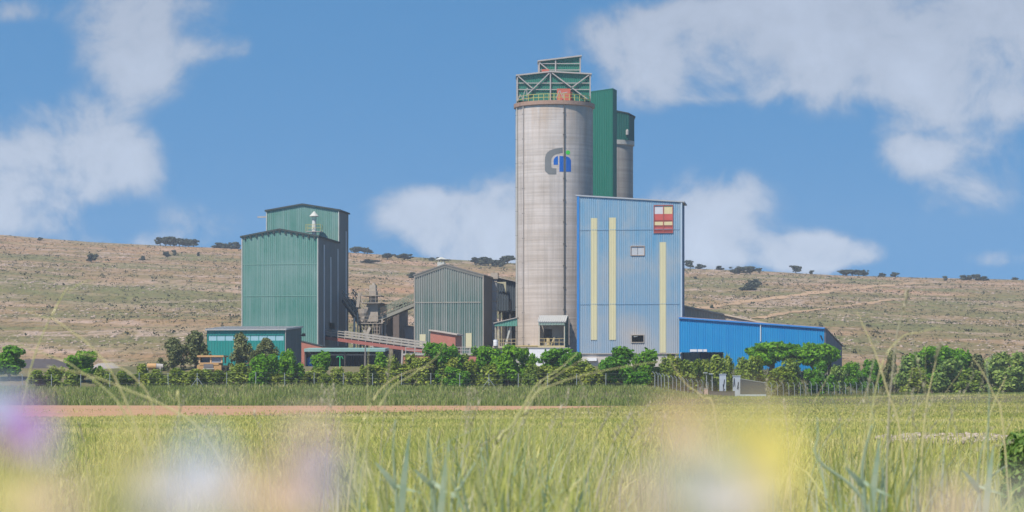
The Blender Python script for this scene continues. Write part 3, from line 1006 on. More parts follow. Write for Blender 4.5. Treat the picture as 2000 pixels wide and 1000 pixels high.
for py, a, b in ((577, 707, 743), (591, 706, 744), (631, 700, 748), (652, 703, 742)):
    z = f.Z(py)
    ua_, ub_ = f.U(a), f.U(b)
    mb = MB(); mb.box(ua_, ub_, -.3, 3.5, z - .12, z); pf = mb.build('platform', M_DUSTY, tw)
    mb = MB()
    nn = 5
    for k in range(nn):
        u = ua_ + (ub_ - ua_) * k / (nn - 1)
        mb.beam((u, -.28, z), (u, -.28, z + 1.1), .06)
    for hh in (.55, 1.1):
        mb.beam((ua_, -.28, z + hh), (ub_, -.28, z + hh), .06)
    mb.build('railing', M_DUSTY, pf)
mb = MB()
mb.beam((f.U(724), -.5, f.Z(640)), (f.U(708), -.4, f.Z(675)), .45); mb.beam((f.U(712), -.5, f.Z(645)), (f.U(727), -.4, f.Z(678)), .45)
mb.build('discharge_chute', plain('worn_pale_chute', (.42, .37, .31), .5), tw)
mb = MB(); mb.tube([(f.U(692), 0, 0), (f.U(692), 0, f.Z(620))], .17); mb.tube([(f.U(697.5), .6, 0), (f.U(697.5), .6, f.Z(610))], .10); mb.build('pipe', M_PALE, tw)
mb = MB(); mb.beam((f.U(698), .3, f.Z(600)), (f.U(702), .3, f.Z(572)), .5); mb.beam((f.U(706), .3, f.Z(628)), (f.U(717), .3, f.Z(600)), .6, .4); mb.build('feed_spout', M_DUSTY, tw)

f = Fr(728, 420, 4.6)
w = f.U(783); zt = f.Z(594)
bk = thing('dusty_bunker', 'shade-darkened dusty brown block building with sunlit-coloured tan hopper flank behind the crushing tower', 'building', f.loc, f.rz)
mb = MB(); mb.box(0, w, 0, 7, 0, zt); mb.build('wall', plain('shaded_dusty_wall', (.21, .17, .145), .5, .9, .6), bk)  # dusty brown, darkened in the colour for the shadow on this wall
mb = MB(); mb.box(-.3, w + .3, -.3, 7.3, zt, zt + .35); mb.build('roof', plain('dust_covered_roof', (.40, .32, .25), .4), bk)
mb = MB(); mb.prism([(f.U(749), f.Z(634)), (f.U(772), f.Z(618)), (f.U(772), f.Z(600)), (f.U(763), f.Z(596)), (f.U(758), f.Z(612))], -1.6, -.05); mb.build('hopper', plain('sunlit_tan_tone', (.44, .345, .26), .35), bk)  # paler tan imitates the sunlit patch amid the shadow
mb = MB(); mb.box(f.U(772), f.U(784), -2.2, -.02, 0, f.Z(602)); mb.build('buttress', plain('brown_buttress', (.16, .13, .12), .4), bk)
for k in range(3):
    mb = MB(); mb.beam((f.U(754 + 5 * k), -1.7, f.Z(640 - 4 * k)), (f.U(760 + 4 * k), -1.75, f.Z(612 - 3 * k)), .09); mb.build('stair_stringer', M_DARKST, bk)

f = Fr(783, 423, 4.6)
w = f.U(822)
pw = thing('pale_outbuilding', 'plain pale grey rendered outbuilding seen behind the lower conveyor', 'outbuilding', f.loc, f.rz)
mb = MB(); mb.prism([(0, 0), (w, 0), (w, f.Z(640, w)), (0, f.Z(635))], 0, 4); mb.build('wall', plain('pale_render', (.47, .45, .45), .15), pw)
mb = MB(); mb.hexa([(-.2, -.2, f.Z(635)), (w, -.2, f.Z(640, w)), (w, 4.2, f.Z(640, w)), (-.2, 4.2, f.Z(635)), (-.2, -.2, f.Z(635) + .12), (w, -.2, f.Z(640, w) + .12), (w, 4.2, f.Z(640, w) + .12), (-.2, 4.2, f.Z(635) + .12)]); mb.build('roof', M_CONC, pw)

# --- brick hut at the conveyor's foot, and the brick retaining wall
f = Fr(840.5, 389, 4.3, 12)
w = f.U(889.5); D = min(max(f.V(902, w), 3.5), 9); print('hut', w, D)
hu = thing('brick_hut', 'red brick hut with a single-slope roof at the lower end of the conveyor', 'hut', f.loc, f.rz)
za, zc = f.Z(646), f.Z(655, w)
mb = MB(); mb.prism([(0, 0), (w, 0), (w, zc), (0, za)], 0, D); mb.build('wall', M_BRICK, hu)
mb = MB(); mb.hexa([(-.2, -.25, za), (w + .3, -.25, zc), (w + .3, D + .2, zc), (-.2, D + .2, za), (-.2, -.25, za + .2), (w + .3, -.25, zc + .2), (w + .3, D + .2, zc + .2), (-.2, D + .2, za + .2)]); mb.build('roof', plain('cement_roof', (.45, .38, .33), .3), hu)
f = Fr(788, 386, 4.2, 3)
w = f.U(940)
rw = thing('brick_wall', 'low red brick retaining wall with pale concrete coping below the brick hut', 'wall', f.loc, f.rz)
mb = MB(); mb.box(0, w, 0, .4, 0, f.Z(694)); mb.build('brickwork', M_BRICK, rw)
mb = MB(); mb.box(-.1, w + .1, -.12, .52, f.Z(694), f.Z(690.5)); mb.build('coping', M_CONC, rw)
for k in range(9):
    u = .3 + (w - .6) * k / 8
    mb = MB(); mb.beam((u, .2, f.Z(690.5)), (u, .2, f.Z(678)), .1); mb.build('rail_post', M_GALV, rw)
for py in (684, 678):
    mb = MB(); mb.beam((.3, .2, f.Z(py)), (w - .3, .2, f.Z(py)), .09); mb.build('rail', M_GALV, rw)

# --- the big silo
SY, SX, SR = 412.0, WX(1082.5, 412), 75.5 / F * 412
SB = 4.6
ZTOP = WZ(204.5, SY) - SB
silo = thing('cement_silo', 'huge pale concrete silo with grey and blue emblem and green headhouse', 'silo', (SX, SY, SB))
mb = MB(); mb.lathe((0, 0, 0), [(SR, 0), (SR, ZTOP - .1)], 96); mb.build('shaft', M_SILO, silo, True)
mb = MB(); mb.lathe((0, 0, 0), [(SR - .05, ZTOP - .75), (SR + .28, ZTOP - .6), (SR + .30, ZTOP), (0, ZTOP)], 96); mb.build('rim', plain('rusty_rim', (.36, .23, .17), .4), silo)
def on_silo(px, py, off=0.0):
    """front surface point seen through a pixel (silo frame)"""
    k = (px - 1000) / F
    r = SR + off
    # |(k t - SX, t - SY)| = r
    a = k * k + 1; b = -2 * (k * SX + SY); c = SX * SX + SY * SY - r * r
    disc = max(b * b - 4 * a * c, 0)
    t = (-b - math.sqrt(disc)) / (2 * a)
    return Vector((k * t - SX, t - SY, WZ(py, t) - SB))
for px, yb, rad, mt in ((1102, 617, .10, plain('grey_pipe', (.12, .115, .11), .3)), (1022, 672, .10, M_GALV), (1009.5, 660, .09, M_PALE)):
    p, q = on_silo(px, 207, .12), on_silo(px, yb, .12)
    mb = MB(); mb.tube([(p.x, p.y, ZTOP - .6), (p.x, p.y, q.z)], rad); dp = mb.build('downpipe', mt, silo)
    nr = Vector((p.x, p.y, 0)).normalized()
    for k in range(10):
        z = q.z + 1 + (ZTOP - 3 - q.z) * k / 9
        mb = MB(); mb.box(p.x - .2, p.x + .2, p.y - .02, p.y + .2, z, z + .1); mb.build('pipe_clamp', M_DARKST, dp)

def emblem_mesh(poly, name, mat, parent, off=.02):
    """flat outline (zoomed photo pixels) bent round the shaft as a thin painted plate"""
    bm = bmesh.new()
    pts = [(1040 + x / 11.11, 270 + y / 11.11) for x, y in poly]
    vs = [bm.verts.new((x, y, 0)) for x, y in pts]
    bm.faces.new(vs)
    bmesh.ops.triangulate(bm, faces=bm.faces[:])
    x0, x1 = min(p[0] for p in pts), max(p[0] for p in pts)
    k = x0 + 1.0
    while k < x1:
        bmesh.ops.bisect_plane(bm, geom=bm.verts[:] + bm.edges[:] + bm.faces[:], plane_co=(k, 0, 0), plane_no=(1, 0, 0))
        k += 1.0
    for v_ in bm.verts:
        v_.co = on_silo(v_.co.x, v_.co.y, off)
    bmesh.ops.recalc_face_normals(bm, faces=bm.faces[:])
    me = bpy.data.meshes.new(name)
    bm.to_mesh(me)
    bm.free()
    me.materials.append(mat)
    o = bpy.data.objects.new(name, me)
    COL.objects.link(o)
    o.parent = parent
    return o
def arc(cx, cy, rx, ry, a0, a1, n=10):
    return [(cx + rx * math.cos(R(a0 + (a1 - a0) * k / n)), cy - ry * math.sin(R(a0 + (a1 - a0) * k / n))) for k in range(n + 1)]
M_EG = plain('emblem_grey', (.165, .170, .170), .12)
M_EB = plain('emblem_blue', (.001, .105, .42), .10)
M_EN = plain('emblem_green', (.05, .56, .06), .10)
C_ = [(655, 200), (540, 215)] + [(440, 240), (370, 268), (320, 308), (290, 355), (273, 410), (268, 480), (268, 690), (285, 725), (315, 755), (350, 783), (518, 783), (518, 652), (440, 650), (418, 640), (410, 622), (410, 470), (416, 436), (440, 395), (480, 360), (530, 340), (590, 328), (655, 318)]
em = emblem_mesh(C_, 'emblem', M_EG, silo)
em['label'] = 'dark grey open C-shaped mark painted on the silo'
emblem_mesh([(457, 575), (457, 490)] + [(464, 455), (482, 425), (510, 400), (540, 388), (553, 386), (553, 575)], 'blue_bar', M_EB, em)
emblem_mesh([(585, 725), (585, 386), (692, 386), (692, 725)], 'blue_bar', M_EB, em)
emblem_mesh([(728, 725), (728, 390), (765, 400), (800, 420), (822, 450), (836, 490), (836, 725)], 'blue_bar', M_EB, em)
emblem_mesh(arc(770, 308, 46, 46, 0, 345, 22), 'green_dot', M_EN, em)

# headhouse on top: green sheeting behind an exposed steel frame
HY = 411.0
def SP(px, py, Y): return Vector((WX(px, Y) - SX, Y - SY, WZ(py, Y) - SB))
def headhouse(name, xa, xb, ya, yap, yb, xap, ybot, Yf, dep, lines, xs, diag, slope=False):
    a, b = SP(xa, ya, Yf), SP(xb, yb, Yf)
    zb = SP(xa, ybot, Yf).z
    ap = SP(xap, yap, Yf)
    L = b.x - a.x
    tp = (lambda t: a.z + (b.z - a.z) * t / L) if slope else (lambda t: a.z + (ap.z - a.z) * t / (ap.x - a.x) if t < ap.x - a.x else ap.z + (b.z - ap.z) * (t - (ap.x - a.x)) / (b.x - ap.x))
    y0 = a.y
    mb = MB()
    br = [] if slope else [ap.x - a.x]
    mb.wall((a.x, y0), (b.x, y0), zb, tp, pitch=.3, depth=.05, breaks=br)
    mb.wall((b.x, y0), (b.x, y0 + dep), zb, b.z); mb.wall((b.x, y0 + dep), (a.x, y0 + dep), zb, lambda t: tp(L - t), breaks=[L - q for q in br]); mb.wall((a.x, y0 + dep), (a.x, y0), zb, a.z)
    hd = mb.build(name, M_SLABP, silo)
    prof = [(a.x - .25, a.z), (ap.x, ap.z), (b.x + .25, b.z), (b.x + .25, b.z + .22), (ap.x, ap.z + .22), (a.x - .25, a.z + .22)]
    if slope:
        prof = [prof[0], prof[2], prof[3], prof[5]]
    mb = MB(); mb.prism(prof, y0 - .45, y0 + dep + .2); mb.build('roof', M_GALV, hd)
    yf = y0 - .22
    mb = MB()
    for px in xs:
        x = SP(px, 0, Yf).x
        mb.beam((x, yf, zb), (x, yf, tp(x - a.x)), .2)
    for py in lines:
        z = SP(xa, py, Yf).z
        mb.beam((a.x, yf + .03, z), (b.x, yf + .03, z), .1, .13)
    for (p, q) in diag:
        P, Q = SP(p[0], p[1], Yf), SP(q[0], q[1], Yf)
        mb.beam((P.x, yf - .1, P.z), (Q.x, yf - .1, Q.z), .17)
    for px in (xs[0], xs[-1]):
        x = SP(px, 0, Yf).x
        for k in range(3):
            yy = y0 + .3 + (dep - .3) * (k + 1) / 3
            mb.beam((x + (.1 if px == xs[-1] else -.1), yy, zb), (x + (.1 if px == xs[-1] else -.1), yy, tp(x - a.x) - .05), .14)
    mb.build('steel_frame', plain('grey_frame_paint', (.38, .345, .325), .25), hd)
    return hd
M_SLABP = sheet('headhouse_green_steel', (.020, .165, .115), (.09, .24, .18), .2, .2)
hd = headhouse('headhouse', 1010.5, 1152.5, 149, 141.5, 146, 1075, 197, 410.2, 4.6, (162.5, 175), (1010.5, 1075, 1152.5),
               [((1012, 149), (1041, 174)), ((1073, 143), (1030, 185)), ((1078, 143), (1147, 194)), ((1150, 147), (1116, 172))])
hd2 = headhouse('upper_headhouse', 1053, 1133, 121, 115, 110.5, 1093, 144, 411.4, 3.2, (124.5, 137), (1053, 1085, 1133), [((1054, 123), (1072, 138))], slope=True)
mb = MB()
ra = [on_silo(p, 200, -.1) for p in range(1012, 1154, 10)]
for p in ra:
    mb.beam((p.x, p.y, ZTOP), (p.x, p.y, ZTOP + 1.05), .10)
for hh in (.52, 1.05):
    for p, q in zip(ra, ra[1:]):
        mb.beam((p.x, p.y, ZTOP + hh), (q.x, q.y, ZTOP + hh), .085)
mb.build('guard_rail', M_YEL, silo)
p = SP(1088, 199, 408); q = SP(1114, 173, 408)
mb = MB(); mb.box(p.x, q.x, p.y, p.y + 1.6, ZTOP, q.z); mb.box(q.x, q.x + .3, p.y + .4, p.y + 1.1, ZTOP + .3, q.z - .5); mb.build('filter_box', M_REDEQ, silo)
p = SP(1058, 143, 410.2); q = SP(1072, 135.5, 410.2)
mb = MB(); mb.box(p.x, q.x, p.y - .2, p.y + .6, p.z, q.z); mb.build('fan_box', M_REDEQ, silo)
mb = MB()
for (x0, y0), (x1, y1) in (((1086, 192), (1093, 176)), ((1093, 176), (1100, 192)), ((1101, 192), (1101, 183)), ((1098, 182), (1108, 180))):
    P, Q = SP(x0, y0, 407.2), SP(x1, y1, 407.2)
    mb.beam(P, Q, .13)
mb.build('davit_frame', M_GALV, silo)
mb = MB()
for (x0, y0), (x1, y1) in (((1011, 198), (1016, 184)), ((1016, 184), (1022, 196)), ((1029, 197), (1029, 176)), ((1022, 197), (1023, 184)), ((1023, 184), (1026, 176)), ((1026, 176), (1031, 172)), ((1018, 190), (1022, 190))):
    P, Q = SP(x0, y0, 408.2), SP(x1, y1, 408.2)
    mb.beam(P, Q, .11)
mb.build('hoist_frame', M_GALV, silo)

# loading hut on the silo's foot
f = Fr(1052, 400.5, 4.6, 6)
w = f.U(1103); D = 6.0
hb = thing('loading_hut', 'small open-fronted hut with grey sheet roof and yellow rail at the silo foot', 'hut', f.loc, f.rz)
zr0, zf0, zfl, zfa = f.Z(617, w / 2, 3.0), f.Z(629, w / 2), f.Z(675, w / 2), f.Z(633, w / 2)
mb = MB(); mb.hexa([(-.15, -.2, zf0 - .05), (w + .2, -.2, zf0 - .05), (w + .2, 3.2, zr0 - .05), (-.15, 3.2, zr0 - .05), (-.15, -.2, zf0 + .08), (w + .2, -.2, zf0 + .08), (w + .2, 3.2, zr0 + .08), (-.15, 3.2, zr0 + .08)])
for k in range(14):
    u = -.1 + (w + .25) * k / 13
    mb.beam((u, -.22, zf0 + .1), (u, 3.2, zr0 + .1), .12, .08)
mb.build('roof', M_ROOFG, hb)
mb = MB(); mb.wall((0, -.1), (w, -.1), zfa - .15, zf0, depth=.04); mb.build('fascia', sheet('grey_green_sheet', (.20, .29, .25), (.3, .33, .3), .3, .3), hb)
mb = MB(); mb.wall((w + .03, 0), (w + .03, D), zfl - .3, lambda t: min(zf0 + (zr0 - zf0) * t / 3.2, zr0)); mb.build('side_wall', sheet('dark_green_side', (.03, .12, .095), (.1, .15, .13), .2, .2), hb)
mb = MB(); mb.wall((0, D), (0, 2.2), zfl - .3, zf0, depth=.03); mb.build('left_wall', M_CONC, hb)
mb = MB(); mb.box(.05, w - .05, 3.4, 3.6, zfl, zr0 - .1); rw_ = mb.build('rear_wall', plain('grey_render', (.33, .31, .29), .25), hb)
mb = MB(); mb.box(f.U(1062, 3.3), f.U(1078, 3.3), 3.36, 3.44, f.Z(668, 1, 3.3), f.Z(643, 1, 3.3)); mb.build('doorway', M_BLACK, hb)
mb = MB(); mb.box(-.1, w + .02, -.1, D, zfl - .3, zfl); mb.build('floor_slab', plain('yellow_edged_slab', (.52, .43, .24), .3), hb)
for uu in (.06, w - .06):
    mb = MB(); mb.box(uu - .07, uu + .07, -.02, .12, zfl, zf0 - .1); mb.build('post', plain('cream_post', (.50, .46, .38), .2), hb)
mb = MB()
for k in range(6):
    u = .1 + (w - .2) * k / 5
    mb.beam((u, .05, zfl), (u, .05, zfl + 1.1), .07)
for hh in (.55, 1.1):
    mb.beam((.1, .05, zfl + hh), (w - .1, .05, zfl + hh), .07)
mb.build('guard_rail', plain('ochre_rail', (.48, .37, .17), .25), hb)
mb = MB(); mb.tube([(f.U(1070), .6, zfl), (f.U(1070), .6, zfl + 1.2)], .26, 10); mb.beam((f.U(1075), .5, zfl), (f.U(1082), .5, zfl + 1.25), .2); mb.build('loading_spout', plain('ochre_spout', (.48, .39, .22), .25), hb)

f = Fr(966, 402.5, 4.6, 6)
w = f.U(1010)
cn = thing('side_canopy', 'small green sloping canopy on thin posts left of the silo foot', 'canopy', f.loc, f.rz)
zl, zh, zlo, zfl = f.Z(632), f.Z(621, w), f.Z(637, w / 2), f.Z(676, w / 2)
mb = MB(); mb.wall((0, 0), (w, 0), zlo, lambda t: zl + (zh - zl) * t / w, depth=.04); mb.build('fascia', M_SLABF if 'M_SLABF' in globals() else sheet('canopy_green', (.07, .25, .19), (.2, .32, .27), .3, .3), cn)
mb = MB(); mb.hexa([(-.2, -.2, zl), (w, -.2, zh), (w, 3, zh), (-.2, 3, zl), (-.2, -.2, zl + .13), (w, -.2, zh + .13), (w, 3, zh + .13), (-.2, 3, zl + .13)]); mb.build('roof', M_GALV, cn)
for uu, vv in ((.1, .15), (.65, .3), (.1, 2.7), (w - .3, 2.7)):
    mb = MB(); mb.beam((uu, vv, 0), (uu, vv, zl), .13); mb.build('post', plain('cream_canopy_post', (.46, .42, .33), .2), cn)
mb = MB(); mb.beam((f.U(986), .5, zfl), (f.U(996), .5, f.Z(640)), .25); mb.beam((f.U(988), 2.5, zfl), (f.U(988), 2.5, zl), .2); mb.beam((f.U(994), 3, zfl), (f.U(994), 3, zl), .2); mb.build('filling_pipe', M_PALE, cn)
mb = MB()
for k in range(6):
    u = .1 + (w - .3) * k / 5
    mb.beam((u, .1, zfl), (u, .1, zfl + 1.1), .07)
for hh in (.55, 1.1):
    mb.beam((.1, .1, zfl + hh), (w - .2, .1, zfl + hh), .07)
mb.build('guard_rail', plain('ochre_canopy_rail', (.42, .34, .2), .25), cn)

f = Fr(962, 401.2, 4.6, 6)
w = f.U(1051)
pf = thing('loading_platform', 'concrete loading ledge with yellow rim along the silo foot', 'platform', f.loc, f.rz)
zt = f.Z(675.5, w / 2)
mb = MB(); mb.box(0, w, 0, 7, zt - .35, zt); mb.build('slab', plain('ledge_concrete', (.43, .36, .27), .35), pf)
mb = MB(); mb.box(.4, w - .2, .6, 6.5, 0, zt - .35); mb.build('plinth', M_CONC, pf)
mb = MB(); mb.box(f.U(990), w, -.06, 0.0, zt - .1, zt + .06); mb.build('rim_strip', plain('yellow_rim', (.52, .40, .16), .25), pf)
f = Fr(1033, 399.5, 4.3, 4)
w = f.U(1113)
ww = thing('white_wall', 'whitewashed base wall below the loading hut, patchy behind the trees', 'wall', f.loc, f.rz)
mb = MB(); mb.box(0, w, 0, .5, 0, f.Z(680, w / 2)); mb.build('wall_face', M_WHITE, ww)
mb = MB(); mb.box(-.1, w + .1, -.1, .6, f.Z(680, w / 2), f.Z(678.5, w / 2)); mb.build('coping', M_CONC, ww)

f = Fr(968, 400.6, 4.6, 6)
t = thing('barrel', 'small white barrel at the left end of the loading ledge', 'barrel', (f.ox, f.oy + .6, zt + 4.6))
mb = MB(); mb.lathe((0, 0, 0), [(0, 0), (.36, 0), (.38, .3), (.36, .32), (.38, .6), (.36, .92), (0, .92)], 16); mb.build('barrel_body', M_WHITE, t)
mb = MB(); mb.lathe((0, 0, .92), [(.3, 0), (.3, .05), (0, .05)], 14); mb.build('lid', plain('pale_blue_lid', (.45, .55, .68), .2), t)
# --- green slab tower and the second silo behind
f = Fr(1120, 440, 4.6, 14)
w = f.U(1196.5); zt0, zt1 = f.Z(185), f.Z(174, w)
D = min(max(f.V(1204, w), 2), 6); print('slab', w, D)
sl = thing('elevator_tower', 'tall narrow plain green elevator tower rising between the two silos', 'tower', f.loc, f.rz)
mb = MB(); mb.wall((0, 0), (w, 0), 0, lambda t: zt0 + (zt1 - zt0) * t / w, pitch=.4, depth=.05); mb.build('front_wall', M_SLAB, sl)
mb = MB(); mb.wall((w, 0), (w, D), 0, zt1); mb.wall((w, D), (0, D), 0, lambda t: zt1 + (zt0 - zt1) * t / w); mb.wall((0, D), (0, 0), 0, zt0); mb.build('side_wall', M_SLAB, sl)
mb = MB(); mb.hexa([(-.05, -.08, zt0), (w + .08, -.08, zt1), (w + .08, D + .08, zt1), (-.05, D + .08, zt0), (-.05, -.08, zt0 + .15), (w + .08, -.08, zt1 + .15), (w + .08, D + .08, zt1 + .15), (-.05, D + .08, zt0 + .15)]); mb.build('roof', M_SLAB, sl)
Y2 = 460
R2 = 3.9
X2 = WX(1236.5, Y2) - R2
s2 = thing('second_silo', 'slimmer grey concrete silo with dark green box on top behind the green tower', 'silo', (X2, Y2, 4.6))
zt = WZ(277, Y2) - 4.6
mb = MB(); mb.lathe((0, 0, 0), [(R2, 0), (R2, zt)], 64)
m2 = Mat('older_concrete', .9, .1); v = m2.coord()
c = m2.mix(m2.noise(v, 1, 5, .6, (.04, .04, 1.6), .3, .7), (.24, .215, .195), (.36, .32, .285)); m2.col(m2.mix(m2.math('MULTIPLY', m2.noise(v, 1, 3, .6, (1.5, 1.5, .06), .45, .7), .5), c, (.17, .155, .145)))
mb.build('shaft', m2.m, s2, True)
mb = MB(); mb.lathe((0, 0, 0), [(R2, zt - .9), (R2 + .25, zt - .75), (R2 + .25, zt), (0, zt)], 64); mb.build('rim', M_CONC, s2)
th = R(14)
a = WX(1228, Y2 - 3.6) - X2
zt0, zt1 = WZ(222, Y2) - 4.6, WZ(232, Y2) - 4.6
mb = MB()
mb.wall((-3.6, -3.5), (a, -3.5), zt + .02, lambda t: zt0 + 1.0 - (zt0 + 1 - zt1 - .6) * t / (a + 3.6), depth=.05); mb.wall((a, -3.5), (R2 + .12, -.6), zt + .02, zt1 + .25); mb.wall((R2 + .12, -.6), (R2 + .12, 3.4), zt + .02, zt1 + .2); mb.wall((R2 + .12, 3.4), (-3.6, 3.4), zt + .02, zt1); mb.wall((-3.6, 3.4), (-3.6, -3.5), zt + .02, zt0 + 1)
hb2 = mb.build('headhouse', sheet('dark_green_head', (.002, .080, .066), (.03, .13, .11), .12, .12), s2)
mb = MB(); i0 = [(-3.8, -3.7), (a, -3.7), (R2 + .4, -.7), (R2 + .4, 3.6), (-3.8, 3.6)]
zz = [zt0 + 1.0, zt1 + .55, zt1 + .2, zt1 + .15, zt0 + .9]
top = [(x, y, z + .15) for (x, y), z in zip(i0, zz)]; bot = [(x, y, z - .02) for (x, y), z in zip(i0, zz)]
for k in range(1, 4):
    mb.face([top[0], top[k], top[k + 1]]); mb.face([bot[0], bot[k + 1], bot[k]])
for k in range(5):
    mb.face([bot[k], bot[(k + 1) % 5], top[(k + 1) % 5], top[k]])
mb.build('roof', M_ROOFD, hb2)
mb = MB(); xv = WX(1225, Y2 - 3.6) - X2; zv = WZ(263, Y2) - 4.6
mb.lathe((xv, -3.7, 0), [(.25, zv - .4), (.25, zv + .4), (0, zv + .6)], 10); mb.build('vent', M_GALV, hb2)

# --- tall blue building
f = Fr(1127.5, 392, 4.6)
w = f.U(1331); D = min(max(f.V(1336, w), 5), 11); print('blue', w, D)
zt0, zt1 = f.Z(382.5), f.Z(395, w)
zc = f.Z(690, w / 2)
bl = thing('blue_building', 'tall chalky blue corrugated building with cream vertical strips beside the silo', 'factory building', f.loc, f.rz)
def op(xa, xb, ya, yb): return (f.U(xa), f.U(xb), f.Z(yb, f.U(xa)), f.Z(ya, f.U(xa)))
O1, O2, O3 = op(1234, 1257, 655, 668), op(1233, 1258, 481.5, 498), op(1277.5, 1314, 402, 454)
mono = lambda t: zt0 + (zt1 - zt0) * t / w
mb = MB(); mb.wall((0, 0), (w, 0), zc, mono, [O1, O2, O3], pitch=.33, depth=.05); mb.build('front_wall', M_BLUE, bl)
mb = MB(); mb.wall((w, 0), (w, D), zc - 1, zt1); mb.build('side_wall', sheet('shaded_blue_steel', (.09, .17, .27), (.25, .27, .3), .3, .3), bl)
mb = MB(); mb.wall((w, D), (0, D), 0, lambda t: mono(w - t)); mb.wall((0, D), (0, 0), 0, zt0); mb.build('rear_wall', M_BLUE, bl)
mb = MB(); mb.hexa([(-.25, -.2, zt0 - .04), (w + .45, -.2, zt1 - .04), (w + .45, D + .3, zt1 - .04), (-.25, D + .3, zt0 - .04), (-.25, -.2, zt0 + .16), (w + .45, -.2, zt1 + .16), (w + .45, D + .3, zt1 + .16), (-.25, D + .3, zt0 + .16)]); mb.build('roof', plain('grey_blue_edge', (.36, .38, .41), .3), bl)
mb = MB(); mb.box(-.03, .32, -.15, .1, zc - .3, zt0 - .06); mb.build('corner_flashing', M_EDGE, bl)
mb = MB(); mb.tube([(w + .02, -.1, zc), (w + .02, -.1, zt1 - .1)], .13); mb.build('downpipe', plain('pale_blue_pipe', (.42, .5, .58), .2), bl)
for xa, xb, ya, yb in ((1154, 1166.5, 426, 664), (1190, 1203, 425, 664), (1288.5, 1301, 473, 689)):
    ua, ub = f.U(xa), f.U(xb)
    mb = MB(); mb.wall((ua, -.06), (ub, -.06), f.Z(yb, ua), f.Z(ya, ua), pitch=.25, depth=.06); mb.wall((ua, .02), (ua, -.06), f.Z(yb, ua), f.Z(ya, ua)); mb.build('light_strip', M_CREAM, bl)
for py in (449, 594):       # sheet laps
    mb = MB(); mb.box(.4, w - .3, -.115, -.088, f.Z(py) - .03, f.Z(py) + .03); mb.build('sheet_overlap', plain('blue_lap', (.20, .35, .50), .3), bl)
ua, ub, za, zb_ = O1
mb = MB()
mb.box(ua - .1, ub + .1, -.16, .15, zb_, zb_ + .12); mb.box(ua - .1, ub + .1, -.16, .15, za - .12, za); mb.box(ua - .1, ua, -.16, .15, za, zb_); mb.box(ub, ub + .1, -.16, .15, za, zb_)
h = mb.build('hatch', M_DUSTY, bl)
mb = MB(); mb.beam((ua + .3, .0, zb_ - .2), (ua + .9, .0, zb_ - .12), .12); mb.build('lamp', M_PALE, h)
ua, ub, za, zb_ = O2
mb = MB()
mb.box(ua - .1, ub + .1, -.15, .1, zb_, zb_ + .1); mb.box(ua - .1, ub + .1, -.15, .1, za - .1, za); mb.box(ua - .1, ua, -.15, .1, za, zb_); mb.box(ub, ub + .1, -.15, .1, za, zb_)
h = mb.build('window', plain('dusty_rusty_frame', (.40, .31, .26), .3), bl)
um = (ua + ub) / 2
for a, b in ((ua, um - .03), (um + .03, ub)):
    mb = MB(); mb.box(a, b, -.02, .02, za, zb_); mb.build('pane', plain('dusty_pane', (.42, .44, .47), .25), h)
ua, ub, za, zb_ = O3
mb = MB(); um = (ua + ub) / 2
for a in (ua - .06, um - .06, ub - .06):
    mb.box(a, a + .12, -.14, .1, za, zb_)
mb.box(ua - .06, ub + .06, -.16, .1, za - .12, za); mb.box(ua - .06, ub + .06, -.16, .1, zb_, zb_ + .12)
h = mb.build('large_window', plain('rust_red_frame', (.36, .10, .09), .3), bl)
hts = [(402, 418, 'w'), (418, 430, 'r'), (430, 433, 'd'), (433, 440, 'c'), (440, 444, 'd'), (444, 449, 'r'), (449, 454, 'd')]
M_PR, M_PC, M_PW, M_PD = plain('red_panel', (.50, .10, .09), .3), plain('cream_panel', (.62, .52, .30), .3), plain('white_panel', (.55, .54, .57), .2), plain('dark_red_panel', (.26, .06, .055), .3)
for a, b, first in ((ua + .06, um - .06, M_PW), (um + .06, ub - .06, M_PC)):
    for ya, yb, k in hts:
        mb = MB(); mb.box(a, b, -.04, .0, f.Z(yb, ua), f.Z(ya, ua) - .015); mb.build('pane', {'w': first, 'r': M_PR, 'c': M_PC, 'd': M_PD}[k], h)
mb = MB(); ob = [(f.U(1290), f.U(1327), .2, zc - .2)]
mb.box(.1, w - .1, .1, .4, 0, f.Z(699, w / 2)); mb.box(.1, f.U(1303), .12, .38, f.Z(699, w / 2), zc - .02); mb.box(f.U(1318), w - .1, .12, .38, f.Z(699, w / 2), zc - .02)
pb = mb.build('base_wall', plain('dusty_plinth', (.50, .45, .41), .3), bl)
mb = MB(); mb.box(.05, w - .05, -.1, .35, zc - .12, zc); mb.build('sill_beam', M_DUSTY, bl)
mb = MB(); mb.box(f.U(1147), f.U(1166), -.6, .08, f.Z(705), f.Z(699)); mb.build('ledge', M_WHITE, bl)

# --- long low blue shed, right
f = Fr(1326.5, 389.3, 4.4, 20)
w = f.U(1610); D = min(max(f.V(1643, w), 8), 16); print('shed', w, D)
zt0, zt1, zt2 = f.Z(620), f.Z(640.5, w), f.Z(677, w, D)
sd = thing('long_shed', 'long low bright blue metal shed with dark doorway, right of the tall blue building', 'shed', f.loc, f.rz)
top = lambda t: zt0 + (zt1 - zt0) * t / w
da, db, dz = f.U(1328.5), f.U(1413), f.Z(688, f.U(1370))
mb = MB(); mb.wall((0, 0), (w, 0), 0, top, [(da, db, -.1, dz)], pitch=.36, depth=.06); mb.build('front_wall', M_SHED, sd)
mb = MB(); mb.wall((w, 0), (w, D), 0, lambda t: zt1 + (zt2 - zt1) * t / D, pitch=.9, depth=.15); mb.build('end_wall', sheet('mauve_grey_sheet', (.19, .165, .19), (.33, .28, .28), .4, .5), sd)
mb = MB(); mb.wall((w, D), (0, D), 0, lambda t: zt2 + (zt0 - zt1) * t / w); mb.build('rear_wall', M_SHED, sd)
k = zt0 - zt1
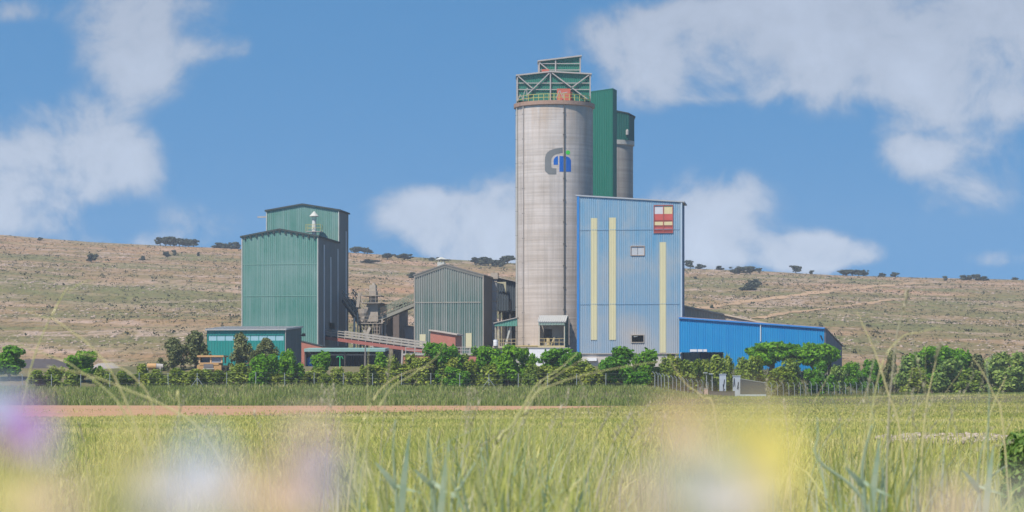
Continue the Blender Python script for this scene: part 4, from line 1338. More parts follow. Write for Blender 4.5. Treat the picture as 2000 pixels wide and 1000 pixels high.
mb = MB(); mb.hexa([(-.1, -.15, zt0 - .03), (w + .2, -.15, zt1 - .03), (w + .35, D + .2, zt2 - .03), (-.1, D + .2, zt2 + k - .03), (-.1, -.15, zt0 + .13), (w + .2, -.15, zt1 + .13), (w + .35, D + .2, zt2 + .13), (-.1, D + .2, zt2 + k + .13)]); mb.build('roof', plain('faded_shed_roof', (.38, .28, .26), .4), sd)
mb = MB(); mb.beam((0, -.2, zt0 - .05), (w + .1, -.2, zt1 - .05), .2, .22); mb.build('gutter', M_EDGE, sd)
us = f.U(1486)
mb = MB(); mb.tube([(us, -.13, top(us) - .15), (us, -.13, f.Z(667, us))], .09); mb.build('downpipe', plain('pale_pipe', (.55, .58, .6), .2), sd)
mb = MB(); mb.beam((f.U(1603), -.1, f.Z(655, w)), (f.U(1606.5), -.1, f.Z(663, w)), .16); mb.build('hook', M_BLACK, sd)
for xa, xb in ((1348, 1361.5), (1363, 1372.5), (1374, 1381)):
    a, b = f.U(xa), f.U(xb)
    mb = MB(); mb.box(a, b, -.12, -.075, f.Z(687, a), f.Z(682.3, a)); sg = mb.build('sign_plate', plain('white_sign', (.56, .57, .60), .1), sd)
f = Fr(1337, 404, 4.4, 10)
w = f.U(1530)
tn = thing('tan_roofed_hall', 'long tan roof sloping down to the right behind the low blue shed', 'hall', f.loc, f.rz)
za, zc_ = f.Z(599), f.Z(640, w)
mb = MB(); mb.wall((0, 0), (w, 0), 0, lambda t: za + (zc_ - za) * t / w, depth=.05); mb.wall((w, 0), (w, 10), 0, zc_); mb.wall((w, 10), (0, 10), 0, lambda t: zc_ + (za - zc_) * t / w); mb.wall((0, 10), (0, 0), 0, za); mb.build('wall', M_TANR, tn)
mb = MB(); mb.hexa([(-.2, -.3, za), (w, -.3, zc_), (w, 10.2, zc_), (-.2, 10.2, za), (-.2, -.3, za + .25), (w, -.3, zc_ + .25), (w, 10.2, zc_ + .25), (-.2, 10.2, za + .25)]); mb.build('roof', plain('tan_roof_edge', (.50, .41, .31), .3), tn)

# ------------------------------------------------------------------ trees, shrubs, fence, gate, loader
M_ROB = leafmat('bright_leaf', [(0, (.05, .15, .005)), (.5, (.125, .32, .009)), (1, (.24, .48, .022))], .010, .5)
M_YGR = leafmat('yellow_green_leaf', [(0, (.07, .125, .008)), (.5, (.16, .245, .012)), (1, (.27, .34, .03))], .01, .4)
M_PINE = leafmat('pine_needles', [(0, (.06, .085, .026)), (.5, (.125, .145, .045)), (1, (.20, .205, .075))], .01, .15)
M_OAK = leafmat('oak_leaf', [(0, (.030, .040, .026)), (.5, (.060, .074, .045)), (1, (.105, .115, .07))], .01, .12)  # leaf tones lightened and greyed to imitate distance haze
M_OLV = leafmat('olive_leaf', [(0, (.11, .17, .015)), (.5, (.225, .305, .03)), (1, (.36, .415, .07))], .018, .35)
M_BLU = leafmat('greyish_leaf', [(0, (.08, .155, .028)), (.5, (.175, .28, .05)), (1, (.28, .37, .09))], .012, .3)
M_BARK = plain('grey_bark', (.17, .135, .10), .4, .9, 3)

def proto_tree(kind, leaf, seed, blobs, n, size, c0, lean=.12, limbs=6, flat=1.0):
    """unit tree: height 1, crown half-width 1; returns (crown mesh, trunk mesh)"""
    rng = np.random.default_rng(seed)
    B = []
    for _ in range(blobs):
        a, r = rng.uniform(0, 2 * math.pi), rng.uniform(0, 1) ** .6
        z = rng.uniform(c0, .93)
        lim = math.sqrt(max(0.05, 1 - abs((z - (c0 + 1) / 2) / ((1 - c0) / 2 + .05)) ** 2.4))
        if kind == 'pine': lim = 1.15 * (1 - (z - c0) / (1 - c0)) ** .8 + .06
        if kind == 'umbrella': lim = 1.0
        if kind == 'shrub': lim = .95 - .45 * z
        rb = rng.uniform(.20, .38) * (1.25 if kind == 'umbrella' else 1)
        rr = r * max(lim - rb * .6, .05)
        zr = rb * (1 - c0) * .62 * flat
        if kind == 'pine': rb *= .7; zr = rb * .55; rr = r * max(lim - rb * .4, .03)
        if kind == 'shrub': rb, zr = rb * .62, rng.uniform(.12, .26)
        B.append((rr * math.cos(a), rr * math.sin(a), min(z, 1 - zr), rb, zr))
    B.append((0, 0, (c0 + 1) / 2, .4, (1 - c0) * .42))
    B = np.array(B)
    wt = B[:, 3] ** 2 * B[:, 4]
    k = rng.choice(len(B), n, p=wt / wt.sum())
    d = rng.normal(size=(n, 3)); d /= np.linalg.norm(d, axis=1, keepdims=True)
    q = rng.uniform(.25, 1, n) ** .45
    C = B[k, :3] + d * q[:, None] * np.stack([B[k, 3], B[k, 3], B[k, 4]], 1) * rng.uniform(.85, 1.18, (n, 1))
    C[:, 2] = np.maximum(C[:, 2], .02)
    s = size * rng.uniform(.6, 1.35, n)
    V, Fc = leaf_quads(np.zeros_like(C), 1.0, rng, up=d * 1.0 + np.array([0, 0, .45]))
    V = V.reshape(n, 4, 3) * s[:, None, None] * np.array([1, 1, .5]) + C[:, None]
    cr = mesh_np('crown', V.reshape(-1, 3), Fc, leaf)
    mb = MB()
    top = (rng.normal() * lean, rng.normal() * lean, c0 + .25 * (1 - c0))
    mid = (top[0] * .3 + rng.normal() * .03, top[1] * .3, c0 * .5 + .05)
    mb.tube([(0, 0, -.04), mid, top, (top[0] * 1.2, top[1] * 1.2, .8)], [.085, .062, .045, .012], 7)
    for b in B[:limbs]:
        mb.tube([mid if kind != 'umbrella' else (top[0] * .8, top[1] * .8, c0 * .75), ((mid[0] + b[0]) * .5, (mid[1] + b[1]) * .5, (max(mid[2], c0 * .6) + b[2]) * .5 + .03), (b[0], b[1], b[2])], [.045, .028, .008], 5)
    tk = mb.build('trunk', M_BARK, smooth=True)
    cr_m, tk_m = cr.data, tk.data
    bpy.data.objects.remove(cr); bpy.data.objects.remove(tk)
    return cr_m, tk_m

PROTO = {
    'robinia': [proto_tree('round', M_ROB, 11 + k, 16, 3000, .085, .22) for k in range(4)],
    'robinia_low': [proto_tree('round', M_ROB, 31 + k, 14, 2600, .09, .05) for k in range(3)],
    'yellow': [proto_tree('round', M_YGR, 41 + k, 14, 2600, .085, .06) for k in range(2)],
    'umbrella': [proto_tree('umbrella', M_ROB, 51 + k, 26, 3800, .08, .50, limbs=9, flat=.9) for k in range(3)],
    'pine': [proto_tree('pine', M_PINE, 61 + k, 44, 3800, .07, .08) for k in range(4)],
    'oak': [proto_tree('round', M_OAK, 71 + k, 13, 1300, .14, .24, flat=.9) for k in range(5)],
    'oak_bush': [proto_tree('round', M_OAK, 81 + k, 12, 1200, .14, .04, flat=.9) for k in range(3)],
    'shrub': [proto_tree('shrub', M_OLV, 91 + k, 20, 1900, .085, .03, limbs=8) for k in range(5)],
    'grey': [proto_tree('round', M_BLU, 121 + k, 15, 2600, .085, .08) for k in range(3)],
}
_pick = random.Random(3)
_used = {}
def tree(kind, name, label, cat, px, ytop, wpx, Y, group=None, loc=None, depth=1.0):
    if loc is None:
        x = WX(px, Y)
        loc = (x, Y, float(ground_z(x, Y)) - .03)
    x, Y, z = loc
    hgt = max(WZ(ytop, Y) - z, .5)
    half = wpx / F * Y / 2 * (1.15 if kind not in ('oak', 'oak_bush') else 1.3)
    i = _used.get(kind, 0); _used[kind] = i + 1
    cm, tm = PROTO[kind][i % len(PROTO[kind])]
    t = thing(name, label, cat, loc, _pick.uniform(0, 6.28), group)
    t.scale = (half, half * depth, hgt)
    for nm, me in (('trunk', tm), ('crown', cm)):
        o = bpy.data.objects.new(nm, me)
        COL.objects.link(o)
        o.parent = t
    return t

# bright and dark trees along the fence (label, kind, px, top row, width, distance)
for lab, kind, px, yt, wd, Y in (
    ('bright green flat-topped tree cut off by the left picture edge beside the dark heap', 'robinia', 18, 673, 78, 326),
    ('bright green bushy tree standing alone right of the dark gravel heap', 'robinia', 165, 685, 68, 324),
    ('bright green low bush leaning against the fence in front of the teal shed', 'robinia_low', 512, 690, 66, 313),
    ('round bright green tree at the right corner of the teal shed', 'robinia_low', 567, 681, 50, 318),
    ('bright green tree hiding the left end of the open canopy', 'robinia_low', 624, 686, 52, 321),
    ('dark green round tree at the right end of the open canopy', 'robinia_low', 741, 686, 40, 321),
    ('bright green tree in front of the brick hut', 'robinia', 864, 669, 74, 318),
    ('bright green low bush at the fence just right of the brick hut', 'robinia_low', 893, 715, 50, 312),
    ('bright green crown before the left canopy of the silo foot', 'robinia', 945, 676, 62, 320),
    ('tallest bright green tree in front of the silo foot', 'robinia', 992, 671, 64, 317),
    ('bright green tree rising in front of the left half of the whitewashed wall', 'robinia', 1024, 680, 42, 322),
    ('bright green thin tree in front of the right half of the whitewashed wall', 'robinia', 1085, 680, 64, 322),
    ('bright green small tree between whitewashed wall and blue building', 'robinia', 1120, 688, 44, 319),
    ('large bright green tree with bare pale trunk in front of the blue building', 'robinia', 1212, 674, 76, 314),
    ('bright green tall bush leaning on the large tree before the blue building', 'robinia_low', 1256, 681, 60, 316),
    ('rightmost bright green bush at the foot of the blue building', 'robinia_low', 1240, 725, 66, 309),
):
    tree(kind, 'leafy_tree', lab, 'tree', px, yt, wd, Y)
for lab, px, yt, wd, Y in (
    ('dark pine with low crown left of the teal shed, the smaller of the pair', 338, 659, 56, 336),
    ('tall dark pine touching the left end of the teal shed', 381, 645, 60, 340),
    ('pointed dark pine in front of the left half of the teal shed', 470, 649, 56, 336),
    ('broad dark pine in front of the right half of the teal shed', 519, 659, 60, 338),
):
    tree('pine', 'pine_tree', lab, 'pine tree', px, yt, wd, Y)
for lab, px, yt, wd, Y in (
    ('flat-topped umbrella tree, leftmost before the long blue shed', 1501, 667, 84, 374),
    ('flat-topped umbrella tree in the middle of the row before the long blue shed', 1549, 671, 74, 377),
    ('flat-topped umbrella tree before the right end of the long blue shed', 1590, 668, 76, 374),
    ('small umbrella tree sticking out past the right corner of the blue shed', 1618, 680, 46, 376),
):
    tree('umbrella', 'umbrella_tree', lab, 'tree', px, yt, wd, Y)
for lab, px, yt, wd, Y, k in (
    ('yellow-green bush right behind the white gate pillars', 1478, 694, 56, 347, 'yellow'),
    ('yellow-green low bush before the umbrella trees', 1520, 716, 72, 346, 'yellow'),
    ('olive bush under the crowns of the umbrella trees', 1545, 700, 60, 356, 'shrub'),
    ('dark green bush below the right umbrella trees', 1600, 705, 52, 357, 'robinia_low'),
    ('grey-green bush on the slope just right of the blue shed', 1640, 712, 40, 362, 'grey'),
):
    tree(k, 'bush', lab, 'bush', px, yt, wd, Y)
# wood at the right edge of the plant
for lab, px, yt, wd, Y, k in (
    ('small bright bush, first of the far right trees beyond the slope', 1664, 706, 40, 372, 'robinia_low'),
    ('round bright green bush beyond the end of the right fence', 1708, 700, 46, 376, 'robinia_low'),
    ('low bush in front of the far right trees near the fence end', 1688, 724, 40, 370, 'robinia_low'),
    ('dark narrow tree between two brighter ones in the far right trees', 1742, 686, 40, 384, 'pine'),
    ('tall green tree at the left of the big far right crowns', 1778, 690, 66, 381, 'grey'),
    ('bright green broad crown, highest of the far right trees', 1822, 675, 84, 386, 'robinia'),
    ('green crown just right of the highest far right tree', 1868, 680, 72, 388, 'robinia'),
    ('greyish green tree among the far right trees, in front', 1845, 700, 80, 376, 'grey'),
    ('dark green tree right of the brightest far right crowns', 1908, 690, 66, 388, 'pine'),
    ('dark grey-green tree, second from the right picture edge', 1946, 686, 62, 386, 'grey'),
    ('grey-green tree at the right picture edge', 1990, 684, 70, 388, 'grey'),
    ('low dark bush under the trees at the right picture edge', 1965, 715, 80, 372, 'grey'),
    ('olive bush low under the far right trees', 1795, 718, 80, 372, 'shrub'),
    ('olive low bush between the right-hand dark trees', 1890, 718, 76, 374, 'shrub'),
):
    tree(k, 'leafy_tree' if yt < 704 else 'bush', lab, 'tree' if yt < 704 else 'bush', px, yt, wd, Y)

# shrub row behind the fence: nothing tells them apart
rr = random.Random(12)
x = 196
while x < 1475:
    if True:
        yt = rr.triangular(696, 732, 714) + (6 if x < 700 else 0)
        if 765 < x < 940: yt = rr.uniform(690, 708)
        if x > 1285: yt = rr.uniform(689, 704)
        if 290 < x < 440: yt = max(yt, 716)
        Y = rr.uniform(315, 321) + 26 * float(sm(x, 1270, 1400))
        if rr.random() < .22:
            tree('yellow', 'hedge_bush', 'round yellow-green bush among the olive shrubs right behind the wire fence', 'bush', x, yt + 6, rr.uniform(26, 48), Y, 'yellow-green bushes in the row behind the fence')
        else:
            tree('shrub', 'hedge_shrub', 'olive green shrub in the long loose row right behind the wire fence', 'shrub', x, yt, rr.uniform(34, 72), Y, 'shrubs in the row behind the fence')
    x += rr.choice((rr.uniform(8, 16), rr.uniform(14, 30)))
for px, yt, wd, Y in ((70, 722, 60, 318), (105, 712, 62, 320), (140, 722, 50, 317)):
    tree('shrub', 'hedge_shrub', 'olive green shrub in front of the dark gravel heap', 'shrub', px, yt, wd, Y, 'shrubs before the gravel heap')

# oaks of the ridge and hillside
def ridge_oak(px, yt, yb, wd, label, group=None, kind='oak'):
    yc = float(np.interp(px, CREST_X, CREST_Y))
    if yb <= yc + 1.5:
        Y = 1096.0
        X = WX(px, Y)
        loc = (X, Y, float(hill_z(X, Y)) - .1)
    else:
        p = on_hill(px, yb)
        loc = (p.x, p.y, p.z - .1)
    nm = 'oak_tree' if kind == 'oak' else 'oak_bush'
    return tree(kind, nm, label, 'oak tree' if kind == 'oak' else 'bush', px, yt, wd, 0, group, loc)
r2 = random.Random(9)
def grove(x0, x1, yt0, yt1, yb0, yb1, n, wd, label, group, kind='oak'):
    for k in range(n):
        t = (k + .5) / n
        px = x0 + (x1 - x0) * t + r2.uniform(-2, 2)
        ridge_oak(px, yt0 + (yt1 - yt0) * t + r2.uniform(-1.5, 2.5), yb0 + (yb1 - yb0) * t, wd * r2.uniform(.85, 1.2), label, group, kind)
grove(308, 382, 462, 467, 478.5, 480, 8, 20, 'dark oak of the flat-topped grove on the left ridge', 'oaks of the left ridge grove')
grove(424, 466, 474, 473, 483, 485, 4, 20, 'low dark oak on the ridge just left of the mill building', 'oaks left of the mill', 'oak_bush')
grove(686, 724, 482, 485, 494, 496, 4, 17, 'dark oak in the little row on the ridge just right of the mill building', 'oaks right of the mill')
grove(838, 872, 503, 504, 509, 509, 3, 16, 'low dark oak on the ridge above the weathered green building', 'oaks above the weathered building', 'oak_bush')
grove(926, 980, 501, 507, 517, 522, 7, 22, 'dark oak in the dense clump on the ridge just left of the silo', 'oaks left of the silo')
grove(1641, 1690, 526, 526, 538, 539, 5, 19, 'dark oak of the dense row on the ridge far right of the blue building', 'oaks of the right ridge row')
grove(1878, 1926, 535, 538, 547, 548, 4, 19, 'dark oak of the low group on the ridge near the right picture edge', 'oaks of the far right group', 'oak_bush')
for px, yt, yb, wd, lab, kd in (
    (757, 495, 507, 27, 'round dark oak on the ridge, left one of the pair right of the mill', 'oak'),
    (790, 495, 508, 28, 'round dark oak on the ridge, right one of the pair right of the mill', 'oak'),
    (991, 498, 515, 30, 'round greener oak on the ridge touching the left edge of the silo', 'oak'),
    (1348, 508, 523, 17, 'tall dark oak on the ridge directly right of the blue building', 'oak'),
    (1366, 515, 525, 20, 'low spreading bush on the ridge right of the tall ridge oak', 'oak_bush'),
    (1404, 519, 527, 17, 'small dark oak on the ridge between the blue building and the ridge pair', 'oak_bush'),
    (1443, 519, 536, 30, 'spreading dark oak, left one of the shaded pair under the right ridge', 'oak'),
    (1466, 520, 536, 27, 'spreading dark oak, right one of the shaded pair under the right ridge', 'oak'),
    (1483, 523, 533, 14, 'narrow oak at the right end of the shaded pair', 'oak'),
    (1462, 550, 567, 32, 'broad dark oak bush on the slope above the blue shed, nearer one', 'oak_bush'),
    (1474, 544, 562, 26, 'dark oak bush behind the broad one on the slope above the blue shed', 'oak_bush'),
    (1555, 518, 534, 22, 'single mushroom-shaped oak on the ridge above the blue shed', 'oak'),
    (1584, 528, 535, 12, 'tiny oak on the ridge right of the mushroom-shaped one', 'oak_bush'),
    (1722, 532, 541, 15, 'small round oak on the ridge, first right of the dense row', 'oak_bush'),
    (1747, 531, 542, 15, 'small round oak on the ridge, second right of the dense row', 'oak_bush'),
    (1847, 539, 548, 12, 'small dark bush on the ridge left of the far right group', 'oak_bush'),
    (1982, 541, 549, 14, 'small dark bush on the ridge at the right picture edge', 'oak_bush'),
    (178, 496, 512, 21, 'isolated dark oak on the left slope below the ridge', 'oak'),
    (326, 490, 502, 13, 'small oak on the left slope below the ridge grove, lower one', 'oak_bush'),
    (341, 488, 499, 11, 'small oak on the left slope right under the ridge grove', 'oak_bush'),
    (278, 498, 508, 11, 'small dark bush on the left slope left of the ridge grove', 'oak_bush'),
    (78, 463, 470, 10, 'small dark bush on the ridge near the left picture edge', 'oak_bush'),
    (387, 492, 500, 8, 'tiny dark bush on the slope right of the ridge grove', 'oak_bush'),
    (804, 530, 543, 17, 'dark oak bush on the slope at the left eave of the weathered building', 'oak_bush'),
    (720, 506, 514, 36, 'low wide green bush on the slope right of the mill building', 'oak_bush'),
    (1358, 540, 545, 9, 'tiny bush on the slope just right of the blue building', 'oak_bush'),
    (1391, 594, 603, 8, 'tiny green bush beside the orange hill track above the blue shed', 'oak_bush'),
):
    ridge_oak(px, yt, yb, wd, lab, None, kd)

# --- wire fence
def fence(name, label, pts, step, hgt, top_bend=0.0, braces=()):
    P = [Vector((x, y, float(ground_z(x, y)))) for x, y in pts]
    L = [0]
    for a, b in zip(P, P[1:]):
        L.append(L[-1] + (b - a).length)
    t = thing(name, label, 'fence', P[0])
    n = max(1, round(L[-1] / step))
    tops = []
    M_POST = M_FPOST
    for k in range(n + 1):
        d = L[-1] * k / n
        i = max(j for j in range(len(L) - 1) if L[j] <= d + 1e-6)
        q = P[i].lerp(P[i + 1], (d - L[i]) / (L[i + 1] - L[i]))
        q.z = float(ground_z(q.x, q.y))
        q = q - P[0]
        lean = Vector((random.uniform(-.04, .04), random.uniform(-.03, .03), 0))
        tp = q + Vector((0, 0, hgt * random.uniform(.96, 1.03))) + lean
        mb = MB()
        mb.tube([q - Vector((0, 0, .2)), tp], .042, 7)
        if top_bend:
            mb.tube([tp, tp + Vector((-.28 * top_bend, -.1, .32))], .05, 6)
        if k in braces:
            for s_ in (-1, 1):
                mb.tube([q + Vector((s_ * .95, 0, .05)), q + Vector((0, 0, hgt * .68))], .035, 6)
        mb.build('post', M_POST, t)
        tops.append((q, tp))
    for fr in (.08, .36, .66, .97):
        mb = MB()
        mb.tube([a.lerp(b, fr) for a, b in tops], .006, 4)
        mb.build('wire', M_WIRE, t)
    return t
M_FPOST = plain('galvanised_post', (.31, .34, .34), .2, .5)
M_WIRE = plain('fence_wire', (.22, .24, .22), .2, .5)
fx = [(WX(p, 310), 310) for p in (-70, 400, 870, 1240)]
fence('wire_fence', 'long wire fence with pale steel posts along the top of the weedy bank', fx, 3.6, 2.0, 0, braces=(8, 18))
fence('wire_fence', 'short wire fence with angled post tops running back from the bank end to the gate', [(WX(1279, 300), 300), (WX(1300, 309), 309), (WX(1345, 325), 325), (WX(1392, 338), 338)], 2.8, 1.9, 1)
fence('wire_fence', 'wire fence with close angled posts on the field edge right of the gate', [(WX(1496, 338), 338), (WX(1600, 348), 348), (WX(1716, 359), 359)], 1.35, 1.75, .8)

# --- gate
M_PIL = plain('white_pillar', (.40, .45, .52), .3)
M_GRAF = plain('dark_spray_paint', (.03, .05, .10), .2)
Y = 336
def gz(px, Y): return float(ground_z(WX(px, Y), Y))
for px0, px1, yt, lab, gr in ((1405.5, 1418, 731.5, 'white gate pillar with a blue-black spray mark, the left of two', 0), (1432, 1446, 735, 'white gate pillar with black spray marks beside the grey gate wall', 1)):
    Yp = 336 + 2 * gr
    x0, x1 = WX(px0, Yp), WX(px1, Yp)
    z0 = gz(px0, Yp) - .2
    t = thing('gate_pillar', lab, 'pillar', ((x0 + x1) / 2, Yp, z0))
    hw = (x1 - x0) / 2
    hh = WZ(yt, Yp) - z0
    mb = MB(); mb.box(-hw, hw, 0, hw * 1.6, 0, hh); mb.build('pillar_body', M_PIL, t)
    mb = MB(); mb.box(-hw - .06, hw + .06, -.06, hw * 1.6 + .06, hh, hh + .1); mb.build('pillar_cap', M_PIL, t)
    mb = MB()
    if gr == 0:
        S_ = [((.05, .45), (.18, .80)), ((.18, .80), (.10, .55)), ((.0, .35), (.20, .42)), ((.12, .30), (.02, .60))]
    else:
        S_ = [((-.30, .55), (-.24, .92)), ((-.24, .92), (-.16, .55)), ((-.30, .70), (-.16, .68)), ((.05, .45), (.15, .75)), ((.15, .75), (.12, .42)), ((.02, .55), (.2, .52))]
    for (a, b), (c_, d) in S_:
        mb.beam((a * hw * 3, -.015, b * hh), (c_ * hw * 3, -.015, d * hh), .10, .03)
    mb.build('spray_mark', M_GRAF, t)
x0, x1 = WX(1447, 337), WX(1492, 341)
z0 = gz(1460, 338) - .3
t = thing('gate_wall', 'grey panelled gate wall with a pale plinth right of the white pillars', 'wall', (x0, 337.5, z0), R(6))
Lw = x1 - x0
za, zb_ = WZ(740.5, 337) - z0, WZ(748.5, 341) - z0
mb = MB(); mb.box(0, Lw, 0, .3, 0, .75); mb.build('plinth', plain('pale_plinth', (.42, .48, .52), .25), t)
mb = MB(); mb.hexa([(0, .05, .75), (Lw, .05, .75), (Lw, .22, .75), (0, .22, .75), (0, .05, za), (Lw, .05, zb_), (Lw, .22, zb_), (0, .22, za)]); mb.build('panel', plain('slate_panel', (.065, .07, .085), .3), t)
mb = MB(); mb.beam((0, .13, za + .04), (Lw, .13, zb_ + .04), .25, .08); mb.build('coping', M_FPOST, t)
for px, yt, lab in ((1380, 729, 'thin pale lamp mast left of the gate pillars, the taller one'), (1391, 731, 'thin pale lamp mast with flat head nearest the gate pillars')):
    Yp = 337
    zg = gz(px, Yp)
    t = thing('lamp_mast', lab, 'mast', (WX(px, Yp), Yp, zg))
    hh = WZ(yt, Yp) - zg
    mb = MB(); mb.tube([(0, 0, -.1), (0, 0, hh - .3), (-.12, -.05, hh)], [.07, .06, .05], 7); mb.build('mast_pole', M_FPOST, t)
    mb = MB(); mb.box(-.45, .1, -.2, .1, hh, hh + .1); mb.build('lamp_head', M_PIL, t)
t = thing('marker_post', 'short pinkish concrete post at the field edge before the gate', 'post', (WX(1379, 330), 330, gz(1379, 330) - .1))
mb = MB(); mb.box(-.24, .24, -.2, .2, 0, 1.25); mb.build('post_body', plain('pink_concrete', (.48, .34, .28), .25), t)
mb = MB(); mb.box(-.28, .28, -.24, .24, 1.25, 1.33); mb.build('post_cap', M_CONC, t)
t = thing('gate_leaf', 'low dark sliding gate between the two white pillars', 'gate', (WX(1384, 336.5), 335.4, gz(1400, 335) - .2))
w = WX(1434, 336) - WX(1384, 336)
mb = MB(); mb.box(0, w, 0, .06, .1, 1.0); mb.build('panel', plain('dark_gate_steel', (.10, .09, .095), .3), t)
mb = MB(); mb.beam((0, .03, 1.03), (w, .03, 1.03), .1); mb.build('top_rail', M_DARKST, t)
zg = gz(1700, 392)

# --- small things between plant and fence
Yp = 325
t = thing('green_post', 'bright green post with two short arms before the open canopy', 'post', (WX(664, Yp), Yp, gz(664, Yp)))
hh = WZ(698, Yp) - gz(664, Yp)
M_GP = plain('bright_green_paint', (.06, .42, .16), .15)
mb = MB(); mb.tube([(0, 0, -.1), (0, 0, hh)], .07, 8); mb.build('post_body', M_GP, t)
mb = MB(); mb.tube([(-.45, 0, hh - .02), (-.2, 0, hh + .14), (0, 0, hh), (.2, 0, hh + .14), (.4, 0, hh - .2)], .055, 8); mb.build('arm', M_GP, t)
t = thing('wooden_pole', 'tall grey wooden pole in front of the open canopy', 'pole', (WX(713, Yp), Yp, gz(713, Yp)))
hh = WZ(676, Yp) - gz(713, Yp)
mb = MB(); mb.tube([(0, 0, -.2), (.03, 0, hh)], [.11, .08], 9); mb.build('pole_shaft', plain('grey_wood', (.24, .21, .19), .3), t)
mb = MB(); mb.tube([(.03, 0, hh), (.03, 0, hh + .12)], [.06, .03], 7); mb.build('pole_cap', M_GALV, t)
Yp = 445
z0 = float(hill_z(WX(1868, Yp), Yp)) - .5
t = thing('pink_hut', 'small pinkish hut showing above the far right trees', 'hut', (WX(1868, Yp), Yp, z0))
hh = WZ(683, Yp) - z0
mb = MB(); mb.box(-.9, .9, 0, 2.4, 0, hh - .5); mb.build('wall', plain('pink_render', (.52, .29, .23), .2), t)
mb = MB(); mb.prism([(-1.05, hh - .5), (1.05, hh - .5), (0, hh)], -.15, 2.55); mb.build('roof', plain('clay_roof', (.46, .24, .18), .3), t)

# --- wheel loader
M_LOAD = plain('orange_machine_paint', (.46, .27, .12), .4, .6, .9)
Yl = 329
xl = WX(412, Yl)
zg = gz(412, Yl)
lo = thing('wheel_loader', 'dusty orange wheel loader with square cab parked behind the shrubs', 'wheel loader', (xl, Yl, zg), R(-8))
zt = WZ(694, Yl) - zg
mb = MB(); mb.box(-1.6, 1.6, -.9, 3.2, .7, 1.45); mb.box(-1.25, 1.25, -.95, 1.2, 1.45, 1.75); mb.build('body', M_LOAD, lo)
M_CABF = plain('faded_cab_frame', (.55, .38, .22), .3)
mb = MB(); mb.box(-1.62, 1.55, -.12, 1.92, 1.75, 1.80); cab = mb.build('cab', M_CABF, lo)
for u in (-1.6, -.1, 1.35):
    for va, vb in ((-.1, .1), (1.7, 1.9)):
        mb = MB(); mb.box(u, u + .18, va, vb, 1.80, zt - .22); mb.build('cab_pillar', M_CABF, cab)
mb = MB(); mb.box(-1.75, 1.75, -.35, 2.1, zt - .22, zt); mb.build('cab_roof', plain('orange_cab_roof', (.54, .32, .15), .3), cab)
mb = MB(); mb.box(.12, 1.33, -.02, .03, 1.8, zt - .25); mb.build('window', plain('bluish_window', (.20, .23, .28), .3, .2, spec=.5), cab)
mb = MB(); mb.box(-1.4, -.12, .4, .45, 1.8, zt - .25); mb.build('window', plain('dark_window', (.05, .045, .05), .3, .2, spec=.5), cab)
mb = MB(); mb.box(-.7, .55, -1.0, -.955, 1.1, 1.6); mb.build('radiator_grille', plain('grey_grille', (.16, .15, .16), .3), lo)
mb = MB(); mb.box(-.8, .65, -1.05, -.95, .95, 1.05); mb.build('bumper', M_PALE, lo)
for sx in (-1, 1):
    for vy in (-.1, 2.4):
        mb = MB(); mb.tube([(sx * 1.35, vy, .62), (sx * 1.75, vy, .62)], .62, 18); wh = mb.build('wheel', plain('rubber', (.03, .03, .03), .2, .9), lo)
        mb = MB(); mb.tube([(sx * 1.74, vy, .62), (sx * 1.80, vy, .62)], .3, 14); mb.build('rim', M_LOAD, wh)
mb = MB(); mb.prism([(-1.7, .2), (1.7, .2), (1.7, 1.3), (-1.7, 1.3)], 4.0, 4.15); mb.beam((-.9, 2.9, 1.3), (-.9, 4.0, .8), .25); mb.beam((.9, 2.9, 1.3), (.9, 4.0, .8), .25); mb.build('bucket', M_DUSTY, lo)
# --- orange drum
Yd = 331
zg = gz(302, Yd)
t = thing('drum_tank', 'orange and grey cylindrical tank lying half hidden behind shrubs left of the pines', 'tank', (WX(288, Yd), Yd, zg))
zc_ = WZ(716, Yd) - zg
mb = MB(); mb.tube([(0, 0, zc_), (1.15, 0, zc_)], .42, 18); mb.build('drum', M_LOAD, t)
mb = MB(); mb.tube([(1.15, 0, zc_), (2.0, .1, zc_ - .03)], [.42, .36], 18); mb.build('drum_end', M_GALV, t)
mb = MB(); mb.box(-.1, .1, -.4, .4, 0, zc_); mb.box(1.6, 1.8, -.4, .4, 0, zc_); mb.build('saddle', M_GALV, t)

# --- dark gravel heap
def heap(name, label, px, ytop, wpx, Y, mat, seed):
    X = WX(px, Y); hw = wpx / F * Y / 2
    rng = np.random.default_rng(seed)
    n = 60
    u = np.linspace(-1, 1, n)
    U, V_ = np.meshgrid(u, u)
    zg = ground_z(X + U * hw, Y + V_ * hw * .7)
    r = np.sqrt(U ** 2 + V_ ** 2)
    top = WZ(ytop, Y) - float(ground_z(X, Y))
    h = np.maximum(0, 1 - r) ** .8 * 1.15 + np.maximum(0, .55 - np.sqrt((U - .45) ** 2 + V_ ** 2)) * .9 + np.maximum(0, .5 - np.sqrt((U + .4) ** 2 + V_ ** 2)) * .7
    h = h / h.max() * (top + .3) * (1 + .05 * lump(U * 30, V_ * 30, 4, seed)) - .3
    Z = zg + h
    ii = np.arange(n - 1)[:, None] * n + np.arange(n - 1)[None, :]
    o = mesh_np(name, np.stack([X + U * hw, Y + V_ * hw * .7, Z], -1).reshape(-1, 3), np.stack([ii, ii + 1, ii + n + 1, ii + n], -1).reshape(-1, 4), mat, smooth=True)
    return tag(o, label, 'heap')
heap('gravel_heap', 'dark grey gravel heap behind the fence at the left', 70, 700, 170, 342, plain('dark_gravel', (.085, .075, .078), .5, .95, 2), 1)
heap('gravel_heap', 'low pale grey gravel heap between the lone bright tree and the pines', 205, 708, 70, 340, plain('pale_gravel', (.30, .265, .25), .4, .95, 2), 2)

